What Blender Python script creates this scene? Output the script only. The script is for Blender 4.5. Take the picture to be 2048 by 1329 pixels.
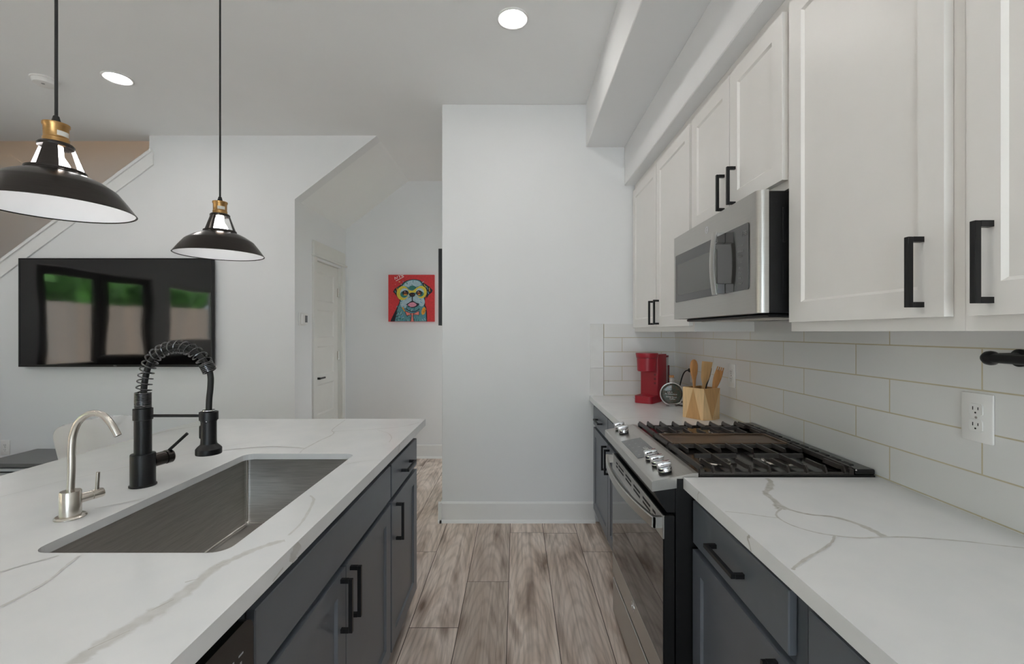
import bpy, bmesh, math, random
from mathutils import Vector, Matrix
C = bpy.context
S = C.scene
for o in list(bpy.data.objects):
    bpy.data.objects.remove(o)
rnd = random.Random(7)
PI = math.pi

# ------------------------------------------------------------------ camera, world, exposure
EYE = 1.372
cd = bpy.data.cameras.new('camera')
cd.sensor_width = 36.0
cd.lens = 16.0
cd.shift_x = -0.0039
cd.clip_start = 0.02
cam = bpy.data.objects.new('camera', cd)
cam.location = (0, 0, EYE)
cam.rotation_euler = (PI / 2, 0, 0)
S.collection.objects.link(cam)
S.camera = cam

W = bpy.data.worlds.new('sky')
W.use_nodes = True
S.world = W
bg = W.node_tree.nodes['Background']
bg.inputs[0].default_value = (0.80, 0.91, 1.0, 1)
bg.inputs[1].default_value = 3.4

sd = bpy.data.lights.new('sun', 'SUN')
sd.energy = 18.0
sd.angle = 0.01
sd.color = (1.0, 0.99, 0.97)
sun = bpy.data.objects.new('sun', sd)
sun.rotation_euler = Vector((-0.5, -0.12, -0.86)).to_track_quat('-Z', 'Y').to_euler()   # from over the roof: lights the yard, not the room
S.collection.objects.link(sun)

S.view_settings.view_transform = 'Standard'
S.view_settings.look = 'None'
S.view_settings.exposure = 0.78
S.view_settings.gamma = 1.0
S.view_settings.use_curve_mapping = False
S.cycles.use_denoising = True
S.cycles.max_bounces = 10
S.cycles.diffuse_bounces = 6
S.cycles.glossy_bounces = 5
S.cycles.transmission_bounces = 8
S.cycles.transparent_max_bounces = 12
S.cycles.sample_clamp_indirect = 6.0
S.cycles.caustics_reflective = False
S.cycles.caustics_refractive = False
LAMP = 48.0      # radiance of a recessed lamp's lens
BULB = 8.5      # radiance of a pendant bulb

# ------------------------------------------------------------------ materials
def lin(c):
    return tuple((x / 12.92 if x <= 0.04045 else ((x + 0.055) / 1.055) ** 2.4) for x in (v / 255.0 for v in c))

def new_mat(name):
    m = bpy.data.materials.new(name)
    m.use_nodes = True
    return m, m.node_tree, m.node_tree.nodes['Principled BSDF']

def mat(name, rgb, rough=0.5, metal=0.0, var=0.03, scale=14.0, bump=0.0, bscale=120.0, stretch=None, spec=0.5, emit=None, es=1.0, rvar=0.0, coat=0.0):
    """rgb is the albedo in sRGB bytes; a faint procedural noise keeps the surface from being flat"""
    m, t, b = new_mat(name)
    n = t.nodes
    col = lin(rgb)
    tc = n.new('ShaderNodeTexCoord')
    mp = n.new('ShaderNodeMapping')
    t.links.new(tc.outputs['Object'], mp.inputs['Vector'])
    if stretch:
        mp.inputs['Scale'].default_value = stretch
    no = n.new('ShaderNodeTexNoise')
    no.inputs['Scale'].default_value = scale
    no.inputs['Detail'].default_value = 4
    t.links.new(mp.outputs['Vector'], no.inputs['Vector'])
    r = n.new('ShaderNodeValToRGB')
    r.color_ramp.elements[0].position = 0.3
    r.color_ramp.elements[1].position = 0.7
    r.color_ramp.elements[0].color = (*[max(0, x * (1 - var)) for x in col], 1)
    r.color_ramp.elements[1].color = (*[min(1, x * (1 + var)) for x in col], 1)
    t.links.new(no.outputs['Fac'], r.inputs['Fac'])
    t.links.new(r.outputs['Color'], b.inputs['Base Color'])
    b.inputs['Roughness'].default_value = rough
    b.inputs['Metallic'].default_value = metal
    b.inputs['Specular IOR Level'].default_value = spec
    if coat:
        b.inputs['Coat Weight'].default_value = coat
        b.inputs['Coat Roughness'].default_value = 0.08
    if rvar:
        mr = n.new('ShaderNodeMapRange')
        mr.inputs['To Min'].default_value = max(0.02, rough - rvar)
        mr.inputs['To Max'].default_value = rough + rvar
        t.links.new(no.outputs['Fac'], mr.inputs['Value'])
        t.links.new(mr.outputs['Result'], b.inputs['Roughness'])
    if bump:
        nb = n.new('ShaderNodeTexNoise')
        nb.inputs['Scale'].default_value = bscale
        nb.inputs['Detail'].default_value = 3
        t.links.new(mp.outputs['Vector'], nb.inputs['Vector'])
        bm_ = n.new('ShaderNodeBump')
        bm_.inputs['Strength'].default_value = bump
        bm_.inputs['Distance'].default_value = 0.002
        t.links.new(nb.outputs['Fac'], bm_.inputs['Height'])
        t.links.new(bm_.outputs['Normal'], b.inputs['Normal'])
    if emit:
        b.inputs['Emission Color'].default_value = (*emit, 1)
        b.inputs['Emission Strength'].default_value = es
    return m

M = {}
M['wall'] = mat('wall_paint', (230, 231, 232), 0.75, var=0.008, scale=3, bump=0.05, bscale=220)
M['ceil'] = mat('ceiling_paint', (238, 239, 239), 0.85, var=0.008, scale=3, bump=0.05, bscale=220)
M['trim'] = mat('white_trim_paint', (232, 232, 231), 0.42, var=0.008)
M['door'] = mat('door_paint', (222, 221, 216), 0.45, var=0.01)
M['cabw'] = mat('white_cabinet_paint', (231, 229, 226), 0.38, var=0.008)
M['cabg'] = mat('charcoal_cabinet_paint', (99, 104, 112), 0.34, var=0.03)
M['toe'] = mat('toe_kick_paint', (52, 54, 58), 0.5)
M['black'] = mat('matte_black_metal', (22, 22, 24), 0.38, 0.3, var=0.05)
M['blackgloss'] = mat('gloss_black_enamel', (16, 16, 17), 0.16, var=0.05)
M['blacksatin'] = mat('satin_black_sheet', (11, 11, 12), 0.4, var=0.1, bump=0.15, bscale=500, spec=0.35)
M['iron'] = mat('cast_iron', (62, 57, 54), 0.36, 0.3, var=0.2, scale=40, bump=0.25, bscale=300)
M['griddle'] = mat('seasoned_griddle', (104, 84, 68), 0.4, 0.25, var=0.28, scale=7, stretch=(1, 4, 1))
M['steel'] = mat('brushed_steel', (190, 188, 184), 0.3, 1.0, var=0.05, scale=6, stretch=(120, 2, 120), rvar=0.06)
M['steelv'] = mat('brushed_steel_across', (188, 186, 182), 0.36, 1.0, var=0.05, scale=6, stretch=(2, 2, 160), rvar=0.06)
M['sink'] = mat('sink_steel', (186, 184, 181), 0.36, 1.0, var=0.12, scale=4, stretch=(3, 3, 60), rvar=0.08)
M['sinkglint'] = mat('corner_highlight_steel', (214, 212, 208), 0.22, 1.0)  # brighter steel for the highlight beads in the sink corners
M['nickel'] = mat('brushed_nickel', (206, 200, 192), 0.27, 1.0, var=0.03)
M['chrome'] = mat('chrome', (225, 225, 228), 0.08, 1.0, var=0.01)
M['brass'] = mat('antique_brass', (176, 138, 90), 0.32, 1.0, var=0.1, scale=20, stretch=(2, 2, 30))
M['bronze'] = mat('dark_bronze', (66, 62, 60), 0.24, 0.9, var=0.12, scale=10, stretch=(2, 2, 40))
M['shadein'] = mat('white_enamel', (240, 240, 242), 0.35, var=0.01)
M['plastic'] = mat('white_plastic', (232, 231, 229), 0.35, var=0.01)
M['slot'] = mat('dark_slot', (30, 28, 27), 0.6)
M['red'] = mat('red_plastic', (158, 24, 42), 0.38, var=0.05)
M['redk'] = mat('deep_red_plastic', (110, 12, 26), 0.35, var=0.05)
M['woodl'] = mat('pale_wood', (226, 190, 142), 0.5, var=0.1, scale=5, stretch=(26, 26, 2))
M['woodm'] = mat('tan_wood', (198, 152, 100), 0.5, var=0.12, scale=5, stretch=(26, 26, 2))
M['wooda'] = mat('acacia_wood', (190, 134, 80), 0.5, var=0.2, scale=6, stretch=(14, 14, 2))
M['woodb'] = mat('beech_wood', (206, 164, 112), 0.5, var=0.14, scale=6, stretch=(14, 14, 2))
M['cork'] = mat('cork', (190, 134, 84), 0.8, var=0.2, scale=80)
M['rubber'] = mat('black_rubber', (18, 18, 18), 0.6)
M['ink'] = mat('white_ink', (236, 236, 236), 0.5)
M['inkg'] = mat('grey_ink', (150, 150, 150), 0.5)
M['display'] = mat('grey_touch_panel', (112, 114, 117), 0.25, var=0.03)
M['sticker'] = mat('pale_sticker', (214, 212, 204), 0.5)
M['tabletop'] = mat('grey_wood_top', (110, 110, 110), 0.4, var=0.06, scale=4, stretch=(2, 30, 2))
M['drawerw'] = mat('pale_drawer_front', (206, 208, 208), 0.45)
M['shell'] = mat('white_shell_plastic', (250, 250, 250), 0.36, var=0.006)
M['lamp'] = mat('lamp_lens', (255, 250, 240), 0.5, emit=(1.0, 0.96, 0.92), es=LAMP)
M['bulb'] = mat('lit_bulb', (255, 252, 246), 0.5, emit=(1.0, 0.97, 0.94), es=BULB)
M['sofa'] = mat('dark_sofa_cloth', (46, 40, 36), 0.9, var=0.1, bump=0.3)
M['fdoor'] = mat('espresso_door_paint', (46, 38, 34), 0.4)
M['leaf'] = mat('foliage_green', (74, 126, 50), 0.6, var=0.5, scale=6)
M['patio'] = mat('patio_concrete', (204, 204, 204), 0.9, var=0.06)

def wood_fence():
    m, t, b = new_mat('weathered_fence_boards')
    n = t.nodes
    tc = n.new('ShaderNodeTexCoord')
    br = n.new('ShaderNodeTexBrick')
    mp = n.new('ShaderNodeMapping')
    mp.inputs['Rotation'].default_value = (0, 0, 0)
    sx = n.new('ShaderNodeSeparateXYZ'); cx = n.new('ShaderNodeCombineXYZ')
    t.links.new(tc.outputs['Object'], sx.inputs[0])
    t.links.new(sx.outputs['Z'], cx.inputs['X']); t.links.new(sx.outputs['Y'], cx.inputs['Y'])
    t.links.new(cx.outputs[0], br.inputs['Vector'])
    br.offset = 0
    br.inputs['Scale'].default_value = 1
    br.inputs['Brick Width'].default_value = 9
    br.inputs['Row Height'].default_value = 0.14
    br.inputs['Mortar Size'].default_value = 0.004
    br.inputs['Color1'].default_value = (*lin((166, 146, 130)), 1)
    br.inputs['Color2'].default_value = (*lin((146, 134, 124)), 1)
    br.inputs['Mortar'].default_value = (*lin((60, 48, 40)), 1)
    t.links.new(br.outputs['Color'], b.inputs['Base Color'])
    b.inputs['Roughness'].default_value = 0.9
    return m
M['fence'] = wood_fence()

def glass_mat(name, tint=(1, 1, 1), refl=1.0):
    m = bpy.data.materials.new(name); m.use_nodes = True
    t = m.node_tree; n = t.nodes; n.clear()
    out = n.new('ShaderNodeOutputMaterial'); mx = n.new('ShaderNodeMixShader')
    tr = n.new('ShaderNodeBsdfTransparent'); gl = n.new('ShaderNodeBsdfGlossy'); fr = n.new('ShaderNodeFresnel')
    tr.inputs[0].default_value = (*tint, 1)
    gl.inputs['Roughness'].default_value = 0.02
    ge = n.new('ShaderNodeNewGeometry'); mr = n.new('ShaderNodeMapRange')
    mr.inputs['To Min'].default_value = 1.45; mr.inputs['To Max'].default_value = 1 / 1.45   # same reflectance from both sides of a thin pane
    t.links.new(ge.outputs['Backfacing'], mr.inputs['Value']); t.links.new(mr.outputs[0], fr.inputs['IOR'])
    mu = n.new('ShaderNodeMath'); mu.operation = 'MULTIPLY'; mu.inputs[1].default_value = refl
    t.links.new(fr.outputs[0], mu.inputs[0]); t.links.new(mu.outputs[0], mx.inputs[0])
    t.links.new(tr.outputs[0], mx.inputs[1]); t.links.new(gl.outputs[0], mx.inputs[2]); t.links.new(mx.outputs[0], out.inputs[0])
    return m
M['glass'] = glass_mat('window_glass', (0.97, 0.985, 0.98))
M['clear'] = glass_mat('clear_plastic', (0.82, 0.80, 0.80))
M['bottleglass'] = glass_mat('bottle_glass', (0.93, 0.94, 0.93), 1.0)

def dark_glass(name, rgb, wav=0.0, rough=0.05, spec=0.5):
    m, t, b = new_mat(name)
    n = t.nodes
    b.inputs['Base Color'].default_value = (*lin(rgb), 1)
    b.inputs['Roughness'].default_value = rough
    b.inputs['Specular IOR Level'].default_value = spec
    tc = n.new('ShaderNodeTexCoord'); no = n.new('ShaderNodeTexNoise')
    no.inputs['Scale'].default_value = 2.2 if wav else 300
    no.inputs['Detail'].default_value = 0.5
    t.links.new(tc.outputs['Object'], no.inputs['Vector'])
    bu = n.new('ShaderNodeBump'); bu.inputs['Strength'].default_value = wav if wav else 0.01
    bu.inputs['Distance'].default_value = 0.02 if wav else 0.0005
    t.links.new(no.outputs['Fac'], bu.inputs['Height']); t.links.new(bu.outputs['Normal'], b.inputs['Normal'])
    return m
M['screen'] = dark_glass('tv_screen', (10, 9, 10), 0.14, 0.05, 0.7)
M['ovenglass'] = dark_glass('oven_glass', (14, 12, 12), 0, 0.03, 1.1)
M['mwglass'] = dark_glass('microwave_glass', (40, 39, 38), 0, 0.1, 0.9)
M['mwinner'] = dark_glass('microwave_window', (86, 87, 84), 0, 0.2, 0.6)

def quartz():
    m, t, b = new_mat('white_quartz')
    n = t.nodes
    at = n.new('ShaderNodeAttribute'); at.attribute_name = 'vein'
    tc = n.new('ShaderNodeTexCoord'); no = n.new('ShaderNodeTexNoise')
    no.inputs['Scale'].default_value = 9; no.inputs['Detail'].default_value = 6
    t.links.new(tc.outputs['Object'], no.inputs['Vector'])
    r = n.new('ShaderNodeValToRGB')
    r.color_ramp.elements[0].position = 0.35; r.color_ramp.elements[1].position = 0.7
    r.color_ramp.elements[0].color = (*lin((226, 227, 228)), 1); r.color_ramp.elements[1].color = (*lin((232, 232, 232)), 1)
    t.links.new(no.outputs['Fac'], r.inputs['Fac'])
    n2 = n.new('ShaderNodeTexNoise'); n2.inputs['Scale'].default_value = 45; n2.inputs['Detail'].default_value = 5
    t.links.new(tc.outputs['Object'], n2.inputs['Vector'])
    r2 = n.new('ShaderNodeValToRGB')
    r2.color_ramp.elements[0].position = 0.3; r2.color_ramp.elements[1].position = 0.75
    r2.color_ramp.elements[0].color = (*lin((176, 172, 164)), 1); r2.color_ramp.elements[1].color = (*lin((206, 204, 200)), 1)
    t.links.new(n2.outputs['Fac'], r2.inputs['Fac'])
    mx = n.new('ShaderNodeMixRGB')
    t.links.new(at.outputs['Fac'], mx.inputs['Fac']); t.links.new(r.outputs[0], mx.inputs[1]); t.links.new(r2.outputs[0], mx.inputs[2])
    t.links.new(mx.outputs[0], b.inputs['Base Color'])
    b.inputs['Roughness'].default_value = 0.2
    b.inputs['Specular IOR Level'].default_value = 0.4
    return m
M['quartz'] = quartz()

def tile_mat(name, ax, u0, v0, bw, off):
    """glossy white tile with cream grout; ax 'Y' runs along the side wall, 'X' along the end wall"""
    m, t, b = new_mat(name)
    n = t.nodes
    tc = n.new('ShaderNodeTexCoord'); sx = n.new('ShaderNodeSeparateXYZ'); cx = n.new('ShaderNodeCombineXYZ')
    t.links.new(tc.outputs['Object'], sx.inputs[0])
    a1 = n.new('ShaderNodeMath'); a1.operation = 'SUBTRACT'; a1.inputs[1].default_value = u0
    a2 = n.new('ShaderNodeMath'); a2.operation = 'SUBTRACT'; a2.inputs[1].default_value = v0
    t.links.new(sx.outputs[ax], a1.inputs[0]); t.links.new(sx.outputs['Z'], a2.inputs[0])
    t.links.new(a1.outputs[0], cx.inputs['X']); t.links.new(a2.outputs[0], cx.inputs['Y'])
    br = n.new('ShaderNodeTexBrick')
    t.links.new(cx.outputs[0], br.inputs['Vector'])
    br.offset = off; br.offset_frequency = 2
    br.inputs['Scale'].default_value = 1.0
    br.inputs['Brick Width'].default_value = bw
    br.inputs['Row Height'].default_value = 0.1035
    br.inputs['Mortar Size'].default_value = 0.0021
    br.inputs['Mortar Smooth'].default_value = 0.2
    br.inputs['Color1'].default_value = (*lin((222, 222, 220)), 1)
    br.inputs['Color2'].default_value = (*lin((226, 226, 225)), 1)
    br.inputs['Mortar'].default_value = (*lin((196, 186, 160)), 1)
    t.links.new(br.outputs['Color'], b.inputs['Base Color'])
    mr = n.new('ShaderNodeMapRange'); mr.inputs['To Min'].default_value = 0.16; mr.inputs['To Max'].default_value = 0.8
    t.links.new(br.outputs['Fac'], mr.inputs['Value']); t.links.new(mr.outputs[0], b.inputs['Roughness'])
    bu = n.new('ShaderNodeBump'); bu.inputs['Strength'].default_value = 0.5; bu.inputs['Distance'].default_value = 0.001; bu.invert = True
    t.links.new(br.outputs['Fac'], bu.inputs['Height']); t.links.new(bu.outputs['Normal'], b.inputs['Normal'])
    return m
M['tileside'] = tile_mat('side_wall_tile', 'Y', 1.115 - 10 * 0.414, 0.918, 0.414, 0.3333)
M['tileend'] = tile_mat('end_wall_tile', 'X', 0.764 - 2 * 0.414, 0.918, 0.414, 0.3176)

def floor_mat():
    m, t, b = new_mat('wood_plank_floor')
    n = t.nodes; L = t.links.new
    uv = n.new('ShaderNodeUVMap'); uv.uv_map = 'plank'
    at = n.new('ShaderNodeAttribute'); at.attribute_name = 'tone'
    sep = n.new('ShaderNodeSeparateXYZ'); L(uv.outputs[0], sep.inputs[0])
    # a different piece of wood on each plank: shift by the plank's own tone
    sh = n.new('ShaderNodeMath'); sh.operation = 'MULTIPLY'; sh.inputs[1].default_value = 37.0; L(at.outputs['Fac'], sh.inputs[0])
    def vec(sx, sy):
        c = n.new('ShaderNodeCombineXYZ')
        a = n.new('ShaderNodeMath'); a.operation = 'MULTIPLY'; a.inputs[1].default_value = sx; L(sep.outputs['X'], a.inputs[0])
        d = n.new('ShaderNodeMath'); d.operation = 'MULTIPLY'; d.inputs[1].default_value = sy; L(sep.outputs['Y'], d.inputs[0])
        L(a.outputs[0], c.inputs['X']); L(d.outputs[0], c.inputs['Y']); L(sh.outputs[0], c.inputs['Z'])
        return c
    def noise(v, s, det=5, dist=0.0):
        q = n.new('ShaderNodeTexNoise'); q.inputs['Scale'].default_value = s; q.inputs['Detail'].default_value = det
        q.inputs['Distortion'].default_value = dist; L(v.outputs[0], q.inputs['Vector']); return q
    def ramp(src, stops):
        r = n.new('ShaderNodeValToRGB'); e = r.color_ramp.elements
        while len(e) < len(stops): e.new(0.5)
        for k, (p, c) in enumerate(stops): e[k].position = p; e[k].color = (*c, 1)
        L(src, r.inputs['Fac']); return r
    def mix(mode, fac, a, c):
        x = n.new('ShaderNodeMixRGB'); x.blend_type = mode
        if isinstance(fac, float): x.inputs[0].default_value = fac
        else: L(fac, x.inputs[0])
        L(a, x.inputs[1]); L(c, x.inputs[2]); return x
    blotch = noise(vec(9, 1.6), 1.0, 4, 0.6)
    base = ramp(blotch.outputs['Fac'], [(0.27, lin((140, 119, 105))), (0.43, lin((216, 199, 186))), (0.57, lin((238, 225, 215))), (0.72, lin((178, 158, 144)))])
    fine = noise(vec(70, 2.0), 1.0, 6, 0.4)
    fr = ramp(fine.outputs['Fac'], [(0.32, (0.60, 0.57, 0.55)), (0.55, (1.0, 1.0, 1.0))])
    c1 = mix('MULTIPLY', 0.7, base.outputs[0], fr.outputs[0])
    wv = n.new('ShaderNodeTexWave'); wv.wave_type = 'RINGS'; wv.rings_direction = 'Z'
    wv.inputs['Scale'].default_value = 2.2; wv.inputs['Distortion'].default_value = 2.2; wv.inputs['Detail'].default_value = 3
    wv.inputs['Detail Scale'].default_value = 1.6
    cv = n.new('ShaderNodeVectorMath'); cv.operation = 'ADD'; cv.inputs[1].default_value = (-1.6, 0.2, 0)
    L(vec(14, 0.9).outputs[0], cv.inputs[0]); L(cv.outputs[0], wv.inputs['Vector'])
    wr = ramp(wv.outputs['Fac'], [(0.0, (0.7, 0.68, 0.66)), (0.45, (1, 1, 1))])
    c2 = mix('MULTIPLY', 0.45, c1.outputs[0], wr.outputs[0])
    vo = n.new('ShaderNodeTexVoronoi'); vo.inputs['Scale'].default_value = 1.0; L(vec(6.0, 1.9).outputs[0], vo.inputs['Vector'])
    kr = ramp(vo.outputs['Distance'], [(0.05, (0.22, 0.16, 0.12)), (0.13, (0.62, 0.57, 0.54)), (0.30, (1, 1, 1))])
    c3 = mix('MULTIPLY', 0.9, c2.outputs[0], kr.outputs[0])
    tone = ramp(at.outputs['Fac'], [(0.0, (0.74, 0.71, 0.68)), (0.5, (0.93, 0.91, 0.90)), (1.0, (1.08, 1.07, 1.06))])
    c4 = mix('MULTIPLY', 1.0, c3.outputs[0], tone.outputs[0])
    L(c4.outputs[0], b.inputs['Base Color'])
    b.inputs['Roughness'].default_value = 0.42
    b.inputs['Specular IOR Level'].default_value = 0.35
    bu = n.new('ShaderNodeBump'); bu.inputs['Strength'].default_value = 0.15; bu.inputs['Distance'].default_value = 0.001
    L(fine.outputs['Fac'], bu.inputs['Height']); L(bu.outputs['Normal'], b.inputs['Normal'])
    return m
M['floor'] = floor_mat()
M['seam'] = mat('plank_seam', (70, 58, 50), 0.8)

def beans():
    m, t, b = new_mat('coffee_beans')
    n = t.nodes
    tc = n.new('ShaderNodeTexCoord'); vo = n.new('ShaderNodeTexVoronoi'); vo.inputs['Scale'].default_value = 120
    t.links.new(tc.outputs['Object'], vo.inputs['Vector'])
    r = n.new('ShaderNodeValToRGB'); e = r.color_ramp.elements
    e[0].color = (*lin((64, 60, 50)), 1); e[1].color = (*lin((98, 74, 62)), 1); e[1].position = 0.8
    x = e.new(0.4); x.color = (*lin((62, 76, 66)), 1)
    t.links.new(vo.outputs['Color'], r.inputs['Fac']); t.links.new(r.outputs[0], b.inputs['Base Color'])
    b.inputs['Roughness'].default_value = 0.4
    return m
M['beans'] = beans()

# ------------------------------------------------------------------ mesh helpers
OFF = {}

def bm_new():
    return bmesh.new()

def box(bm, x0, x1, y0, y1, z0, z1, bev=0.0, seg=1, mi=0, rot=None):
    vs = [bm.verts.new((x, y, z)) for x in (min(x0, x1), max(x0, x1)) for y in (min(y0, y1), max(y0, y1)) for z in (min(z0, z1), max(z0, z1))]
    fs = []
    for q in ((0, 1, 3, 2), (4, 6, 7, 5), (0, 4, 5, 1), (2, 3, 7, 6), (0, 2, 6, 4), (1, 5, 7, 3)):
        f = bm.faces.new([vs[i] for i in q]); f.material_index = mi; fs.append(f)
    geo = vs
    if bev:
        es = list({e for f in fs for e in f.edges})
        r = bmesh.ops.bevel(bm, geom=es, offset=bev, segments=seg, profile=0.5, affect='EDGES', clamp_overlap=True)
        for f in r['faces']: f.material_index = mi
        geo = list({v for f in r['faces'] for v in f.verts} | {v for v in vs if v.is_valid})
    if rot is not None:
        bmesh.ops.transform(bm, matrix=rot, verts=geo)
    return geo

def frame_of(d):
    d = d.normalized()
    a = Vector((0, 0, 1)) if abs(d.z) < 0.9 else Vector((1, 0, 0))
    u = d.cross(a).normalized()
    return u, d.cross(u).normalized()

def tube(bm, pts, r, seg=12, cap=True, mi=0, rads=None, flat=1.0):
    pts = [Vector(p) for p in pts]
    n = len(pts)
    rings = []
    u = None
    for i, p in enumerate(pts):
        d = (pts[min(i + 1, n - 1)] - pts[max(i - 1, 0)]).normalized()
        if u is None:
            u, v = frame_of(d)
        else:
            u = (u - d * u.dot(d)).normalized()
            v = d.cross(u).normalized()
        rr = rads[i] if rads else r
        rings.append([bm.verts.new(p + u * (rr * math.cos(2 * PI * k / seg)) + v * (rr * flat * math.sin(2 * PI * k / seg))) for k in range(seg)])
    for i in range(n - 1):
        for k in range(seg):
            f = bm.faces.new((rings[i][k], rings[i][(k + 1) % seg], rings[i + 1][(k + 1) % seg], rings[i + 1][k])); f.material_index = mi
    if cap:
        f = bm.faces.new(list(reversed(rings[0]))); f.material_index = mi
        f = bm.faces.new(rings[-1]); f.material_index = mi

def smooth_path(pts, k=6):
    """Catmull-Rom through the points"""
    p = [Vector(q) for q in pts]
    p = [p[0] * 2 - p[1]] + p + [p[-1] * 2 - p[-2]]
    out = []
    for i in range(1, len(p) - 2):
        for j in range(k):
            t = j / k
            a, b, c, d = p[i - 1], p[i], p[i + 1], p[i + 2]
            out.append(0.5 * ((2 * b) + (c - a) * t + (2 * a - 5 * b + 4 * c - d) * t * t + (3 * b - a - 3 * c + d) * t ** 3))
    out.append(p[-2])
    return out

def lathe(bm, prof, c=(0, 0, 0), axis=(0, 0, 1), seg=40, mi=0, closed=False):
    """prof: list of (radius, height) along axis from c"""
    c = Vector(c); d = Vector(axis).normalized()
    u, v = frame_of(d)
    rings = []
    for r, h in prof:
        if r < 1e-6:
            rings.append([bm.verts.new(c + d * h)])
        else:
            rings.append([bm.verts.new(c + d * h + u * (r * math.cos(2 * PI * k / seg)) + v * (r * math.sin(2 * PI * k / seg))) for k in range(seg)])
    n = len(rings)
    for i in range(n if closed else n - 1):
        a, b = rings[i], rings[(i + 1) % n]
        for k in range(seg):
            k2 = (k + 1) % seg
            if len(a) == 1 and len(b) == 1: continue
            if len(a) == 1: f = bm.faces.new((a[0], b[k2], b[k]))
            elif len(b) == 1: f = bm.faces.new((a[k], a[k2], b[0]))
            else: f = bm.faces.new((a[k], a[k2], b[k2], b[k]))
            f.material_index = mi

def cyl(bm, c, r, h, axis=(0, 0, 1), seg=32, bev=0.0, mi=0):
    if bev: lathe(bm, [(0, 0), (r - bev, 0), (r, bev), (r, h - bev), (r - bev, h), (0, h)], c, axis, seg, mi)
    else: lathe(bm, [(0, 0), (r, 0), (r, h), (0, h)], c, axis, seg, mi)

def prism(bm, poly, ext, plane='XZ', at=0.0, mi=0):
    """extrude a 2-D polygon: plane XZ at y=at..at+ext, YZ at x, XY at z"""
    def P(a, b, o):
        return {'XZ': (a, o, b), 'YZ': (o, a, b), 'XY': (a, b, o)}[plane]
    A = [bm.verts.new(P(a, b, at)) for a, b in poly]
    B = [bm.verts.new(P(a, b, at + ext)) for a, b in poly]
    n = len(poly)
    fs = [bm.faces.new(A), bm.faces.new(list(reversed(B)))]
    for i in range(n):
        fs.append(bm.faces.new((A[i], B[i], B[(i + 1) % n], A[(i + 1) % n])))
    for f in fs: f.material_index = mi
    return fs

def text_into(bm, s, size, mtx, mi=0, depth=0.0):
    cu = bpy.data.curves.new('lettering', 'FONT')
    cu.body = s; cu.size = size; cu.align_x = 'CENTER'; cu.align_y = 'CENTER'; cu.extrude = depth; cu.resolution_u = 2
    ob = bpy.data.objects.new('lettering', cu)
    S.collection.objects.link(ob)
    C.view_layer.update()
    me = bpy.data.meshes.new_from_object(ob.evaluated_get(C.evaluated_depsgraph_get()))
    n0 = len(bm.verts); f0 = len(bm.faces)
    bm.from_mesh(me)
    bm.verts.ensure_lookup_table(); bm.faces.ensure_lookup_table()
    bmesh.ops.transform(bm, matrix=mtx, verts=bm.verts[n0:])
    for f in bm.faces[f0:]: f.material_index = mi
    bpy.data.objects.remove(ob); bpy.data.curves.remove(cu); bpy.data.meshes.remove(me)

def basis(o, x, y):
    """matrix that puts local x, y, z onto given axes at origin o"""
    x = Vector(x).normalized(); y = Vector(y).normalized(); z = x.cross(y)
    m = Matrix((x, y, z)).transposed().to_4x4()
    m.translation = Vector(o)
    return m

def link(name, bm, mats, parent=None, loc=None, smooth=True, angle=35):
    """one mesh object; bm is in room coordinates and is shifted to the thing's base"""
    base = OFF[parent.name] if parent else Vector(loc if loc is not None else (0, 0, 0))
    bmesh.ops.recalc_face_normals(bm, faces=[f for f in bm.faces])
    bmesh.ops.translate(bm, vec=-base, verts=bm.verts)
    me = bpy.data.meshes.new(name)
    bm.to_mesh(me); bm.free()
    for m in (mats if isinstance(mats, (list, tuple)) else [mats]):
        me.materials.append(M[m] if isinstance(m, str) else m)
    if smooth:
        me.polygons.foreach_set('use_smooth', [True] * len(me.polygons))
        me.set_sharp_from_angle(angle=math.radians(angle))
    o = bpy.data.objects.new(name, me)
    S.collection.objects.link(o)
    if parent: o.parent = parent
    else: o.location = base
    OFF[o.name] = base
    return o

def thing(name, label, cat, loc, group=None, rotz=0.0):
    o = bpy.data.objects.new(name, None)
    o.empty_display_size = 0.1
    S.collection.objects.link(o)
    o.location = loc; o.rotation_euler = (0, 0, rotz)
    o['label'] = label; o['category'] = cat
    if group: o['group'] = group
    OFF[o.name] = Vector(loc) if not rotz else Vector((0, 0, 0))
    return o

def tag(o, label, cat, group=None):
    o['label'] = label; o['category'] = cat
    if group: o['group'] = group
    return o

def struct(name, bm, mats, **k):
    o = link(name, bm, mats, **k)
    o['kind'] = 'structure'
    return o

# ------------------------------------------------------------------ the room
RW = 1.151      # right wall
EW = 3.285      # end wall of the kitchen
TW = 3.81       # wall with the television
HB = 4.95       # back of the hall
CH = 3.017      # ceiling
HL = -1.852     # door wall of the hall
PX = -0.534     # free corner of the end wall
LW = -5.5       # living room's glazed wall
RY = -2.8       # wall behind the camera

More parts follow.
